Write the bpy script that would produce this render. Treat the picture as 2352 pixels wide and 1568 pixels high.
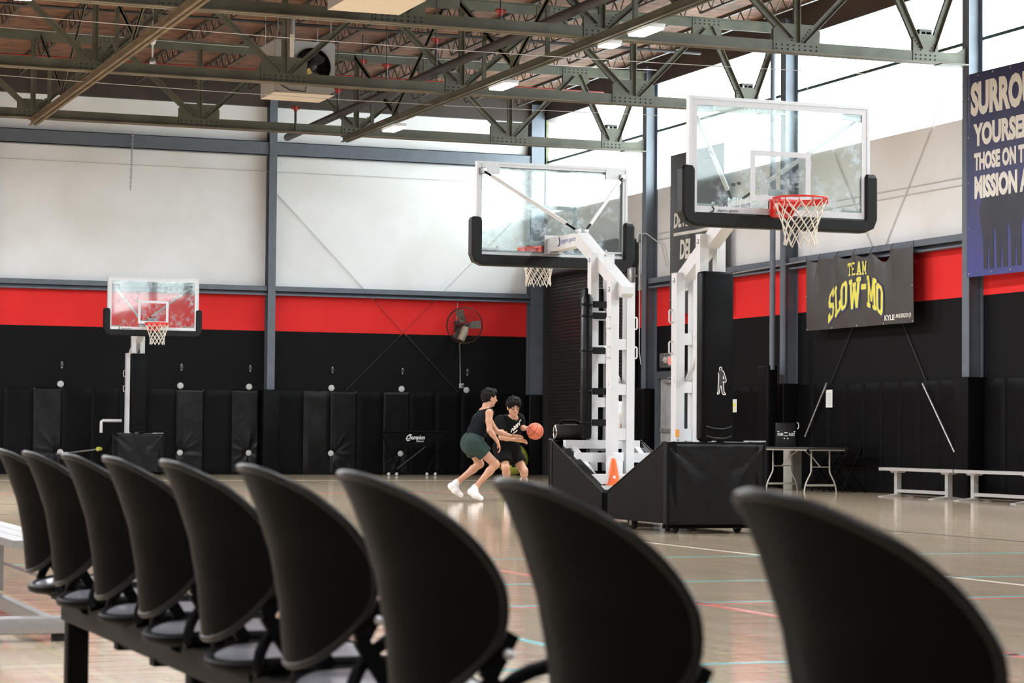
import bpy, bmesh, math, random
import numpy as np
from mathutils import Vector, Matrix, Euler
random.seed(7); np.random.seed(7)
PI=math.pi
SC=bpy.context.scene
COL=SC.collection
for o in list(bpy.data.objects): bpy.data.objects.remove(o)

# ---------------------------------------------------------------- camera
W_PX,H_PX=2352,1568
F_PX,YAW,PITCH,ROLL=5385.0,0.3624,0.039,0.0082
CAM=Vector((0,0,0.943))
_f=Vector((math.sin(YAW)*math.cos(PITCH),math.cos(YAW)*math.cos(PITCH),math.sin(PITCH)))
_r=Vector((math.cos(YAW),-math.sin(YAW),0)); _u=_r.cross(_f)
_r2=_r*math.cos(ROLL)+_u*math.sin(ROLL); _u2=_u*math.cos(ROLL)-_r*math.sin(ROLL)
cd=bpy.data.cameras.new('camera'); cam=bpy.data.objects.new('camera',cd); COL.objects.link(cam)
cam.matrix_world=Matrix(((_r2.x,_u2.x,-_f.x,CAM.x),(_r2.y,_u2.y,-_f.y,CAM.y),(_r2.z,_u2.z,-_f.z,CAM.z),(0,0,0,1)))
cd.sensor_width=36.0; cd.lens=36.0*F_PX/W_PX; cd.clip_end=300; cd.clip_start=0.05
cd.dof.use_dof=True; cd.dof.focus_distance=29.0; cd.dof.aperture_fstop=7.0
SC.camera=cam
def at(px,py,X=None,Y=None,Z=None):
    """pixel of the photograph -> point on the plane X=, Y= or Z="""
    d=_f+_r2*((px-W_PX/2)/F_PX)-_u2*((py-H_PX/2)/F_PX)
    t=((X-CAM.x)/d.x) if X is not None else ((Y-CAM.y)/d.y) if Y is not None else ((Z-CAM.z)/d.z)
    return CAM+d*t

# ---------------------------------------------------------------- light and exposure
SC.view_settings.view_transform='Standard'; SC.view_settings.look='None'
SC.view_settings.exposure=0.28; SC.view_settings.gamma=1.0; SC.view_settings.use_curve_mapping=False
SC.cycles.use_denoising=True
SC.cycles.max_bounces=10; SC.cycles.diffuse_bounces=5; SC.cycles.glossy_bounces=4; SC.cycles.transparent_max_bounces=24
SC.cycles.sample_clamp_indirect=6.0
wd=bpy.data.worlds.new('overcast_sky'); SC.world=wd; wd.use_nodes=True
bg=wd.node_tree.nodes['Background']; bg.inputs[0].default_value=(0.90,0.96,1.0,1); bg.inputs[1].default_value=13.0
XR,YB,XL,YF=19.589,49.675,-11.0,-9.0
ZSILL,ZEAVE,ZDECK=5.92,8.05,8.62
def portal(name,loc,rot,sx,sy):
    l=bpy.data.lights.new(name,'AREA'); l.shape='RECTANGLE'; l.size=sx; l.size_y=sy
    l.cycles.is_portal=True
    o=bpy.data.objects.new(name,l); o.location=loc; o.rotation_euler=rot; COL.objects.link(o)
portal('daylight_portal',(XR+.2,(YB+YF)/2,(ZSILL+ZEAVE)/2),(0,PI/2,0),ZEAVE-ZSILL,YB-YF)

# ---------------------------------------------------------------- materials
def nodes_of(name):
    m=bpy.data.materials.new(name); m.use_nodes=True
    nt=m.node_tree; return m,nt,nt.nodes['Principled BSDF']
def mat(name,col,rough=.5,metal=0,var=.12,scale=8.0,bump=0.0,bscale=None,spec=.5,coat=0,detail=4,stretch=None):
    m,nt,b=nodes_of(name); N=nt.nodes; L=nt.links
    tc=N.new('ShaderNodeTexCoord'); src=tc.outputs['Object']
    if stretch:
        mp=N.new('ShaderNodeMapping'); mp.inputs['Scale'].default_value=stretch; L.new(src,mp.inputs[0]); src=mp.outputs[0]
    nz=N.new('ShaderNodeTexNoise'); nz.inputs['Scale'].default_value=scale; nz.inputs['Detail'].default_value=detail; L.new(src,nz.inputs['Vector'])
    cr=N.new('ShaderNodeValToRGB'); c=col
    cr.color_ramp.elements[0].position=.3; cr.color_ramp.elements[1].position=.7
    cr.color_ramp.elements[0].color=(*[max(0,x*(1-var)) for x in c],1); cr.color_ramp.elements[1].color=(*[min(1,x*(1+var)) for x in c],1)
    L.new(nz.outputs['Fac'],cr.inputs[0]); L.new(cr.outputs[0],b.inputs['Base Color'])
    b.inputs['Roughness'].default_value=rough; b.inputs['Metallic'].default_value=metal
    b.inputs['Specular IOR Level'].default_value=spec; b.inputs['Coat Weight'].default_value=coat
    if bump:
        n2=N.new('ShaderNodeTexNoise'); n2.inputs['Scale'].default_value=bscale or scale*4; n2.inputs['Detail'].default_value=5; L.new(src,n2.inputs['Vector'])
        bp=N.new('ShaderNodeBump'); bp.inputs['Strength'].default_value=bump; bp.inputs['Distance'].default_value=.02
        L.new(n2.outputs['Fac'],bp.inputs['Height']); L.new(bp.outputs[0],b.inputs['Normal'])
    return m
def emat(name,col,strength):
    m=bpy.data.materials.new(name); m.use_nodes=True; nt=m.node_tree; nt.nodes.clear()
    e=nt.nodes.new('ShaderNodeEmission'); e.inputs[0].default_value=(*col,1); e.inputs[1].default_value=strength
    o=nt.nodes.new('ShaderNodeOutputMaterial'); nt.links.new(e.outputs[0],o.inputs[0]); return m
M={}
M['white_paint']=mat('white_powder_coat',(.66,.665,.675),.38,var=.03,scale=5)
M['board_white']=mat('white_backboard_border',(.58,.59,.62),.4,var=.04,scale=20)
M['alu']=mat('brushed_aluminium',(.66,.66,.65),.42,.75,var=.06,scale=30,stretch=(1,.1,1))
M['alu_frame']=mat('satin_aluminium_frame',(.50,.51,.52),.45,.3,var=.06,scale=20)
M['vinyl']=mat('black_vinyl',(.0035,.0036,.0042),.42,var=.25,scale=3,bump=.25,bscale=5,spec=.08)
M['vinyl_wrinkled']=mat('black_vinyl_wrinkled',(.0035,.0036,.0042),.34,var=.2,scale=3,bump=.7,bscale=3.2,spec=.22)
M['pad_foam']=mat('black_edge_padding',(.006,.0065,.007),.5,var=.2,scale=12,bump=.1,spec=.2)
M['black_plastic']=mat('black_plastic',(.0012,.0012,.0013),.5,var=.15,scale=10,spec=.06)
M['seat_painted_sheen']=mat('black_seat_plastic_painted_sheen',(.15,.15,.172),.30,var=.08,scale=30,bump=.03,bscale=220,spec=.8)  # black seats lightened to grey: glossy reflections painted into the base colour
M['black_metal']=mat('black_steel',(.002,.002,.0022),.55,.0,var=.15,scale=12,spec=.08)
M['rim_plastic']=mat('black_rim_plastic',(.003,.003,.0034),.36,var=.1,scale=12,spec=.20)
M['alu_dull']=mat('dull_aluminium',(.34,.34,.345),.45,.6,var=.08,scale=30,stretch=(1,.1,1))
M['steel_blue']=mat('blue_grey_steel_paint',(.105,.125,.155),.5,var=.1,scale=4,bump=.05)
M['truss_green']=mat('olive_grey_steel_paint',(.088,.090,.066),.62,var=.28,scale=2.2,bump=.1,bscale=30,detail=8)
M['strut_rust']=mat('rusty_tan_steel',(.13,.095,.055),.65,var=.35,scale=3,bump=.1,detail=8)
M['dark_steel']=mat('dark_grey_steel',(.045,.045,.047),.5,.3,var=.2,scale=5)
M['galv']=mat('galvanised_steel',(.45,.46,.47),.4,.7,var=.15,scale=14)
M['rubber']=mat('black_rubber',(.01,.01,.01),.7,var=.1)
M['rim_red']=mat('red_rim_enamel',(.72,.035,.022),.35,var=.08,scale=10)
M['net']=mat('white_net_cord',(.72,.68,.60),.8,var=.08,scale=40)
M['pipe_red']=mat('red_sprinkler_paint',(.26,.022,.020),.5,var=.2,scale=9)
M['chrome']=mat('bright_steel',(.75,.75,.75),.18,1.0,var=.03)

# ---------------------------------------------------------------- mesh helpers
class MB:
    def __init__(s): s.v=[]; s.f=[]; s.fm=[]; s.mi=0; s.smooth=set()
    def add(s,vs,fs,smooth=False):
        n=len(s.v); s.v+= [tuple(v) for v in vs]
        for f in fs:
            if smooth: s.smooth.add(len(s.f))
            s.f.append(tuple(i+n for i in f)); s.fm.append(s.mi)
        return s
    def box(s,x0,x1,y0,y1,z0,z1,mx=None):
        vs=[Vector(p) for p in ((x0,y0,z0),(x1,y0,z0),(x1,y1,z0),(x0,y1,z0),(x0,y0,z1),(x1,y0,z1),(x1,y1,z1),(x0,y1,z1))]
        if mx is not None: vs=[mx@v for v in vs]
        return s.add(vs,[(0,3,2,1),(4,5,6,7),(0,1,5,4),(1,2,6,5),(2,3,7,6),(3,0,4,7)])
    def bbox(s,x0,x1,y0,y1,z0,z1,b=.01,mx=None):
        """box with chamfered edges"""
        cx,cy,cz=(x0+x1)/2,(y0+y1)/2,(z0+z1)/2; hx,hy,hz=(x1-x0)/2,(y1-y0)/2,(z1-z0)/2
        b=min(b,hx*.9,hy*.9,hz*.9)
        bm=bmesh.new(); bmesh.ops.create_cube(bm,size=1)
        for v in bm.verts: v.co=Vector((v.co.x*2*hx+cx,v.co.y*2*hy+cy,v.co.z*2*hz+cz))
        bmesh.ops.bevel(bm,geom=list(bm.edges),offset=b,segments=2,affect='EDGES',profile=.6)
        bm.verts.index_update()
        vs=[(mx@v.co if mx is not None else v.co.copy()) for v in bm.verts]
        fs=[[v.index for v in f.verts] for f in bm.faces]; bm.free()
        return s.add(vs,fs,True)
    def bar(s,a,b,w,h,up=(0,0,1)):
        """rectangular bar from a to b, w across, h along 'up'"""
        a,b=Vector(a),Vector(b); d=(b-a).normalized(); up=Vector(up)
        if abs(d.dot(up))>.98: up=Vector((0,1,0))
        r=d.cross(up).normalized(); u=r.cross(d).normalized()
        vs=[]
        for p in (a,b):
            for i,j in ((-1,-1),(1,-1),(1,1),(-1,1)): vs.append(p+r*(i*w/2)+u*(j*h/2))
        return s.add(vs,[(0,3,2,1),(4,5,6,7),(0,1,5,4),(1,2,6,5),(2,3,7,6),(3,0,4,7)])
    def tube(s,pts,r,n=8,caps=True,closed=False):
        pts=[Vector(p) for p in pts]; m=len(pts); rr=r if isinstance(r,(list,tuple)) else [r]*m
        vs=[];fs=[]; prev=None
        for i,p in enumerate(pts):
            if closed: t=(pts[(i+1)%m]-pts[i-1])
            else: t=(pts[min(i+1,m-1)]-pts[max(i-1,0)])
            t=t.normalized() if t.length>1e-9 else Vector((0,0,1))
            if prev is None:
                a=Vector((0,0,1)) if abs(t.z)<.9 else Vector((1,0,0)); u=t.cross(a).normalized()
            else:
                u=(prev-t*prev.dot(t)); u=u.normalized() if u.length>1e-6 else t.orthogonal().normalized()
            prev=u; w=t.cross(u)
            for k in range(n):
                a=2*PI*k/n; vs.append(p+(u*math.cos(a)+w*math.sin(a))*rr[i])
        for i in range(m if closed else m-1):
            j=(i+1)%m
            for k in range(n): fs.append((i*n+k,i*n+(k+1)%n,j*n+(k+1)%n,j*n+k))
        s.add(vs,fs,True)
        if caps and not closed:
            s.add(vs[:n],[tuple(range(n-1,-1,-1))]); s.add(vs[-n:],[tuple(range(n))])
        return s
    def lathe(s,prof,c=(0,0,0),axis='z',n=20,mx=None):
        vs=[];fs=[]; c=Vector(c)
        for r,h in prof:
            for k in range(n):
                a=2*PI*k/n; x,y=r*math.cos(a),r*math.sin(a)
                p={'z':Vector((x,y,h)),'y':Vector((x,h,y)),'x':Vector((h,x,y))}[axis]
                vs.append((mx@p if mx is not None else p)+c)
        for i in range(len(prof)-1):
            for k in range(n): fs.append((i*n+k,i*n+(k+1)%n,(i+1)*n+(k+1)%n,(i+1)*n+k))
        return s.add(vs,fs,True)
    def prism(s,poly,t0,t1,axis='x'):
        """extrude polygon; axis x: poly=(y,z); y: (x,z); z: (x,y)"""
        n=len(poly); g={'x':lambda t,a,b:(t,a,b),'y':lambda t,a,b:(a,t,b),'z':lambda t,a,b:(a,b,t)}[axis]
        vs=[g(t0,a,b) for a,b in poly]+[g(t1,a,b) for a,b in poly]
        return s.add(vs,[tuple(range(n)),tuple(range(2*n-1,n-1,-1))]+[(i,i+n,(i+1)%n+n,(i+1)%n) for i in range(n)])
    def grid(s,fn,nu,nv,smooth=True,flip=False):
        vs=[fn(i/nu,j/nv) for j in range(nv+1) for i in range(nu+1)]
        fs=[]
        for j in range(nv):
            for i in range(nu):
                a=j*(nu+1)+i; q=(a,a+1,a+nu+2,a+nu+1); fs.append(q[::-1] if flip else q)
        return s.add(vs,fs,smooth)
    def mesh(s,name,mats):
        me=bpy.data.meshes.new(name); me.from_pydata(s.v,[],s.f); 
        for m in (mats if isinstance(mats,(list,tuple)) else [mats]): me.materials.append(m)
        sm=[i in s.smooth for i in range(len(s.f))]
        me.polygons.foreach_set('use_smooth',sm); me.polygons.foreach_set('material_index',s.fm)
        bm=bmesh.new(); bm.from_mesh(me); bmesh.ops.recalc_face_normals(bm,faces=list(bm.faces)); bm.to_mesh(me); bm.free()
        me.update(); return me
    def build(s,name,m,parent=None,smooth_angle=None):
        o=bpy.data.objects.new(name,s.mesh(name,m)); COL.objects.link(o)
        if parent is not None: o.parent=parent
        return o
def inst(src,parent,loc=(0,0,0),rot=(0,0,0),name=None):
    o=src.copy(); COL.objects.link(o); o.parent=parent; o.location=loc; o.rotation_euler=rot; return o
def tag(o,label=None,cat=None,group=None,kind=None):
    if label: o['label']=label
    if cat: o['category']=cat
    if group: o['group']=group
    if kind: o['kind']=kind
    return o
def thing(name,label,cat,loc=(0,0,0),rz=0,group=None,kind=None):
    o=bpy.data.objects.new(name,None); o.empty_display_size=.2; COL.objects.link(o); o.location=loc; o.rotation_euler=(0,0,rz)
    return tag(o,label,cat,group,kind)
def copy_tree(o,parent=None):
    c=o.copy(); COL.objects.link(c); c.parent=parent
    for ch in list(o.children): copy_tree(ch,c)
    return c
def text_mesh(txt,m,name,parent,size=1,width=None,height=None,extrude=.0,offset=0,shear=0,spacing=1.0,align='CENTER',depth=.002):
    """lettering as flat mesh in local XY (x right, y up), scaled to width/height"""
    cu=bpy.data.curves.new('lettering','FONT'); cu.body=txt; cu.align_x=align; cu.align_y='CENTER'; cu.offset=offset; cu.shear=shear; cu.space_character=spacing
    cu.extrude=.002; cu.resolution_u=3
    tmp=bpy.data.objects.new('lettering_tmp',cu); COL.objects.link(tmp)
    dg=bpy.context.evaluated_depsgraph_get(); me=bpy.data.meshes.new_from_object(tmp.evaluated_get(dg))
    bpy.data.objects.remove(tmp); bpy.data.curves.remove(cu)
    co=np.array([v.co for v in me.vertices]) if len(me.vertices) else np.zeros((1,3))
    mn,mx=co.min(0),co.max(0); sz=mx-mn
    sx=(width/sz[0]) if width else None; sy=(height/sz[1]) if height else None
    if sx is None: sx=sy or size
    if sy is None: sy=sx
    ox={'CENTER':(mn[0]+mx[0])/2,'LEFT':mn[0],'RIGHT':mx[0]}[align]; oy=(mn[1]+mx[1])/2
    for v in me.vertices: v.co=((v.co.x-ox)*sx,(v.co.y-oy)*sy,v.co.z/.002*depth/2)
    me.materials.clear(); me.materials.append(m)
    o=bpy.data.objects.new(name,me); COL.objects.link(o)
    if parent is not None: o.parent=parent
    return o
# ================================================================ THE SETTING
# floor: varnished maple boards running along Y
def floor_material():
    m,nt,b=nodes_of('varnished_maple_floor'); N=nt.nodes; L=nt.links
    tc=N.new('ShaderNodeTexCoord'); sep=N.new('ShaderNodeSeparateXYZ'); L.new(tc.outputs['Object'],sep.inputs[0])
    br=N.new('ShaderNodeTexBrick'); br.offset=.37; br.inputs['Scale'].default_value=1.0
    br.inputs['Brick Width'].default_value=1.1; br.inputs['Row Height'].default_value=.057; br.inputs['Mortar Size'].default_value=.0012
    br.inputs['Color1'].default_value=(.60,.475,.335,1); br.inputs['Color2'].default_value=(.69,.565,.415,1); br.inputs['Mortar'].default_value=(.42,.31,.20,1)
    cmb=N.new('ShaderNodeCombineXYZ'); L.new(sep.outputs['Y'],cmb.inputs['X']); L.new(sep.outputs['X'],cmb.inputs['Y']); L.new(cmb.outputs[0],br.inputs['Vector'])
    mp=N.new('ShaderNodeMapping'); mp.inputs['Scale'].default_value=(30,1.4,1); L.new(tc.outputs['Object'],mp.inputs[0])
    nz=N.new('ShaderNodeTexNoise'); nz.inputs['Scale'].default_value=1.0; nz.inputs['Detail'].default_value=5; L.new(mp.outputs[0],nz.inputs['Vector'])
    mx=N.new('ShaderNodeMix'); mx.data_type='RGBA'; mx.blend_type='MULTIPLY'; mx.inputs['Factor'].default_value=.35
    L.new(br.outputs['Color'],mx.inputs['A']); L.new(nz.outputs['Color'],mx.inputs['B']); L.new(mx.outputs['Result'],b.inputs['Base Color'])
    b.inputs['Roughness'].default_value=.10; b.inputs['Specular IOR Level'].default_value=.5
    # long soft unevenness of the boards, stretched along Y
    mp2=N.new('ShaderNodeMapping'); mp2.inputs['Scale'].default_value=(1.1,5.5,1); L.new(tc.outputs['Object'],mp2.inputs[0])
    n2=N.new('ShaderNodeTexNoise'); n2.inputs['Scale'].default_value=1.0; n2.inputs['Detail'].default_value=3; L.new(mp2.outputs[0],n2.inputs['Vector'])
    bp=N.new('ShaderNodeBump'); bp.inputs['Strength'].default_value=.22; bp.inputs['Distance'].default_value=.01
    L.new(n2.outputs['Fac'],bp.inputs['Height']); L.new(bp.outputs[0],b.inputs['Normal'])
    return m
M['floor']=floor_material()
b=MB(); b.box(XL,XR+.3,YF,YB+.3,-.2,0); FLOOR=tag(b.build('floor',M['floor']),kind='structure')
FLOOR['label']='glossy maple basketball court floor with coloured lines'
for nm,c in (('teal',(.10,.42,.44)),('red',(.62,.10,.08)),('black',(.03,.03,.035)),('pale',(.74,.66,.52))): M['line_'+nm]=mat('court_line_paint_'+nm,c,.2,var=.1,scale=3)
def court_line(colr,x0,x1,y0,y1):
    q=MB(); q.box(x0,x1,y0,y1,0.0,.0012); q.build('court_line',M['line_'+colr],FLOOR)
for y in (13.72,11.98,8.77,16.48): court_line('teal',2.56,14,y-.025,y+.025)
court_line('red',2.56,14,11.86,11.90)
court_line('teal',3.845,3.895,-4,24); court_line('red',5.63,5.69,-4,30); court_line('pale',8.36,8.42,4,19.5); court_line('black',8.425,8.45,4,19.5); court_line('black',2.50,2.56,-4,30); court_line('black',11.83,11.87,2,46); court_line('red',-3,17,34.6,34.66); court_line('pale',-3,17,43.6,43.65)
q=MB(); q.grid(lambda u,v:(4.4+(1.80+.05*v)*math.cos(2*PI*u),28.0+(1.80+.05*v)*math.sin(2*PI*u),.0011),64,1); q.build('court_line',M['line_black'],FLOOR)
# banded wall paint: black below, red band, white above (colour by height)
def wall_material(name,bands,top):
    m,nt,b=nodes_of(name); N=nt.nodes; L=nt.links
    tc=N.new('ShaderNodeTexCoord'); sep=N.new('ShaderNodeSeparateXYZ'); L.new(tc.outputs['Object'],sep.inputs[0])
    mr=N.new('ShaderNodeMath'); mr.operation='DIVIDE'; mr.inputs[1].default_value=10.0; L.new(sep.outputs['Z'],mr.inputs[0])
    cr=N.new('ShaderNodeValToRGB'); cr.color_ramp.interpolation='CONSTANT'
    cr.color_ramp.elements[0].position=0; cr.color_ramp.elements[0].color=(*bands[0][1],1)
    cr.color_ramp.elements[1].position=bands[1][0]/10; cr.color_ramp.elements[1].color=(*bands[1][1],1)
    for z,c in bands[2:]:
        e=cr.color_ramp.elements.new(z/10); e.color=(*c,1)
    L.new(mr.outputs[0],cr.inputs[0])
    nz=N.new('ShaderNodeTexNoise'); nz.inputs['Scale'].default_value=.7; nz.inputs['Detail'].default_value=7; L.new(tc.outputs['Object'],nz.inputs['Vector'])
    c2=N.new('ShaderNodeValToRGB'); c2.color_ramp.elements[0].color=(.90,.89,.86,1); c2.color_ramp.elements[1].color=(1,1,1,1); c2.color_ramp.elements[0].position=.35; c2.color_ramp.elements[1].position=.6
    L.new(nz.outputs['Fac'],c2.inputs[0])
    mx=N.new('ShaderNodeMix'); mx.data_type='RGBA'; mx.blend_type='MULTIPLY'; mx.inputs['Factor'].default_value=1
    L.new(cr.outputs[0],mx.inputs['A']); L.new(c2.outputs[0],mx.inputs['B']); L.new(mx.outputs['Result'],b.inputs['Base Color'])
    b.inputs['Roughness'].default_value=.7; b.inputs['Specular IOR Level'].default_value=.12
    n3=N.new('ShaderNodeTexNoise'); n3.inputs['Scale'].default_value=25; n3.inputs['Detail'].default_value=4; L.new(tc.outputs['Object'],n3.inputs['Vector'])
    bp=N.new('ShaderNodeBump'); bp.inputs['Strength'].default_value=.12; bp.inputs['Distance'].default_value=.01; L.new(n3.outputs['Fac'],bp.inputs['Height']); L.new(bp.outputs[0],b.inputs['Normal'])
    return m
ZRB=3.087
BLK,RED,WHT=(.0055,.0055,.006),(.74,.030,.030),(.80,.815,.83)
M['wall']=wall_material('banded_wall_paint',[(0,BLK),(ZRB,RED),(3.875,WHT)],9)
b=MB(); b.box(XL,XR+.3,YB,YB+.25,0,8.9); WALL_B=tag(b.build('wall_back',M['wall']),kind='structure')
WALL_B['label']='back wall painted white above a red band above black'
b=MB(); b.box(XR,XR+.25,YF,YB+.25,0,ZSILL); WALL_R=tag(b.build('wall_right',M['wall']),kind='structure')
WALL_R['label']='side wall under the high windows, white above red above black'
b=MB(); b.box(XL-.25,XL,YF,YB+.25,0,8.9); tag(b.build('wall_left',M['wall']),kind='structure')
b=MB(); b.box(XL-.25,XR+.25,YF-.25,YF,0,8.9); tag(b.build('wall_front',M['wall']),kind='structure')
# roof deck of brown boards
def deck_material():
    m,nt,b=nodes_of('brown_roof_boards'); N=nt.nodes; L=nt.links
    tc=N.new('ShaderNodeTexCoord')
    br=N.new('ShaderNodeTexBrick'); br.offset=.43; br.inputs['Scale'].default_value=1
    br.inputs['Brick Width'].default_value=2.6; br.inputs['Row Height'].default_value=.30; br.inputs['Mortar Size'].default_value=.012
    br.inputs['Color1'].default_value=(.23,.115,.065,1); br.inputs['Color2'].default_value=(.165,.082,.046,1); br.inputs['Mortar'].default_value=(.07,.035,.02,1)
    L.new(tc.outputs['Object'],br.inputs['Vector'])
    nz=N.new('ShaderNodeTexNoise'); nz.inputs['Scale'].default_value=3; nz.inputs['Detail'].default_value=6; L.new(tc.outputs['Object'],nz.inputs['Vector'])
    cr=N.new('ShaderNodeValToRGB'); cr.color_ramp.elements[0].color=(.55,.5,.48,1); cr.color_ramp.elements[1].color=(1.25,1.2,1.15,1); cr.color_ramp.elements[0].position=.3; cr.color_ramp.elements[1].position=.7
    L.new(nz.outputs['Fac'],cr.inputs[0])
    mx=N.new('ShaderNodeMix'); mx.data_type='RGBA'; mx.blend_type='MULTIPLY'; mx.inputs['Factor'].default_value=1
    L.new(br.outputs['Color'],mx.inputs['A']); L.new(cr.outputs[0],mx.inputs['B']); L.new(mx.outputs['Result'],b.inputs['Base Color'])
    b.inputs['Roughness'].default_value=.8; return m
M['deck']=deck_material()
b=MB(); b.box(XL-.25,XR+.3,YF-.25,YB+.25,ZDECK,ZDECK+.15); CEIL=tag(b.build('ceiling',M['deck']),kind='structure')
CEIL['label']='brown board roof deck above the steel trusses'
M['eave_dark']=mat('dark_stained_eave',(.040,.028,.022),.7,var=.3,scale=2)
for nm,(x0,x1,y0,y1) in {'a':(XR-.08,XR+.3,YF,YB),'b':(XL-.3,XL+.08,YF,YB),'c':(XL,XR-.08,YB-.12,YB)}.items():
    q=MB(); q.box(x0,x1,y0,y1,ZEAVE-(.03 if nm=='c' else 0),ZDECK); tag(q.build('trim_'+{'a':'1','b':'2','c':'3'}[nm],M['eave_dark']),kind='structure')

# steel columns (H section) ------------------------------------------------
COLY=[YB-6.1*k for k in range(0,10)]
def h_column(name,x0,x1,y0,y1,ztop,axis,label):
    """axis 'x': flanges face -X/+X; 'y': flanges face -Y/+Y"""
    q=MB(); t=.02
    if axis=='x':
        q.box(x0,x0+t,y0,y1,0,ztop); q.box(x1-t,x1,y0,y1,0,ztop); q.box(x0+t,x1-t,(y0+y1)/2-.008,(y0+y1)/2+.008,0,ztop)
    else:
        q.box(x0,x1,y0,y0+t,0,ztop); q.box(x0,x1,y1-t,y1,0,ztop); q.box((x0+x1)/2-.008,(x0+x1)/2+.008,y0+t,y1-t,0,ztop)
    o=q.build(name,M['steel_blue']); tag(o,kind='structure'); o['label']=label; return o
for k in range(1,9):
    h_column('steel_column',XR-.26,XR,COLY[k]-.2,COLY[k],8.4,'x','blue grey steel column standing on the window wall')
    h_column('steel_column',XL,XL+.26,COLY[k]-.2,COLY[k],8.4,'x','blue grey steel column on the far side wall')
h_column('steel_column',XR-.41,XR-.10,YB-.26,YB-.0,8.4,'y','blue grey corner column beside the roller shutter')
for x in (13.06,6.95,.85,-5.2): h_column('steel_column',x,x+.17,YB-.26,YB,8.2,'y','blue grey steel column on the back wall')
# girts: C channels at the top of the red band and a deep beam below the roof
def channel(name,a0,a1,wall,z0,z1,d,label):
    q=MB(); t=.012
    if wall=='back':
        q.box(a0,a1,YB-.055,YB-.04,z0,z1); q.box(a0,a1,YB-d,YB-.04,z1-t,z1); q.box(a0,a1,YB-d,YB-.04,z0,z0+t); q.box(a0,a1,YB-d,YB-d+t,z1-.105,z1-t); q.box(a0,a1,YB-d,YB-d+t,z0+t,z0+.03)
    else:
        q.box(XR-.055,XR-.04,a0,a1,z0,z1); q.box(XR-d,XR-.04,a0,a1,z1-t,z1); q.box(XR-d,XR-.04,a0,a1,z0,z0+t); q.box(XR-d,XR-d+t,a0,a1,z1-.105,z1-t); q.box(XR-d,XR-d+t,a0,a1,z0+t,z0+.03)
    o=q.build(name,M['steel_blue']); tag(o,kind='structure'); o['label']=label; return o
for a,c in ((-5,.85),(1.02,6.95),(7.12,13.06),(13.23,19.18)): channel('wall_girt',a,c,'back',3.895,4.094,.2,'grey steel girt between columns above the red band')
for k in range(1,8):
    channel('wall_girt',COLY[k+1],COLY[k]-.2,'right',3.895,4.094,.2,'grey steel girt between columns under the white wall')
for a,c in ((-5,.85),(1.02,6.95),(7.12,13.06),(13.23,19.18)):
    q=MB(); q.box(a,c,YB-.22,YB-.205,6.944,7.245); q.box(a,c,YB-.22,YB-.02,6.944,6.96); q.box(a,c,YB-.22,YB-.02,7.23,7.245)
    o=q.build('wall_beam',M['steel_blue']); tag(o,kind='structure'); o['label']='deep blue grey beam high on the white back wall'
# clerestory windows: one per bay, with panes and a mid rail
def pane_material():
    m=bpy.data.materials.new('window_pane_glass'); m.use_nodes=True; nt=m.node_tree; nt.nodes.clear()
    tr=nt.nodes.new('ShaderNodeBsdfTransparent'); tr.inputs[0].default_value=(.93,.96,.95,1)
    gl=nt.nodes.new('ShaderNodeBsdfGlossy'); gl.inputs['Roughness'].default_value=.1
    nz=nt.nodes.new('ShaderNodeTexNoise'); nz.inputs['Scale'].default_value=2
    mr=nt.nodes.new('ShaderNodeMapRange'); mr.inputs['To Min'].default_value=.02; mr.inputs['To Max'].default_value=.07; nt.links.new(nz.outputs['Fac'],mr.inputs[0])
    mx=nt.nodes.new('ShaderNodeMixShader'); nt.links.new(mr.outputs[0],mx.inputs[0]); nt.links.new(tr.outputs[0],mx.inputs[1]); nt.links.new(gl.outputs[0],mx.inputs[2])
    o=nt.nodes.new('ShaderNodeOutputMaterial'); nt.links.new(mx.outputs[0],o.inputs[0]); return m
M['pane']=pane_material()
M['frame_green']=mat('dark_green_window_bar',(.030,.060,.055),.5,var=.2,scale=5)
M['frame_pale']=mat('pale_window_bead',(.72,.74,.72),.5,var=.05)
wn=0
for side,xw in (('r',XR+.12),):
    for k in range(0,9):
        wn+=1; y1=COLY[k]-(.2 if k else .0); y0=COLY[k+1]
        t=thing('window_%d'%wn,'bright clerestory window bay above the white wall' if side=='r' else 'clerestory window bay on the opposite wall',None,(xw,y0,ZSILL),kind='structure')
        L_=y1-y0; n=4
        for i in range(n):
            q=MB(); q.box(-.003,.003,L_*i/n+.006,L_*(i+1)/n-.006,.02,ZEAVE-ZSILL-.02); q.build('pane',M['pane'],t)
        s=-1 if side=='r' else 1
        q=MB(); q.box(-.02+s*.12,.02+s*.12,-.0,L_,1.155,1.20); q.box(-.01+s*.1,.01+s*.1,0,L_,1.2,1.215); q.build('mid_rail',M['frame_green'],t)
        q=MB(); q.box(-.09,.09,0,L_,-.03,.012); q.build('sill',M['frame_pale'],t)
# dark jamb strip at the corner end of the window
q=MB(); q.box(XR-.06,XR+.0,YB-.26,YB-.0,ZSILL,ZEAVE); tag(q.build('trim_4',mat('mossy_jamb',(.12,.13,.07),.7,var=.4,scale=6)),kind='structure')

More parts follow.
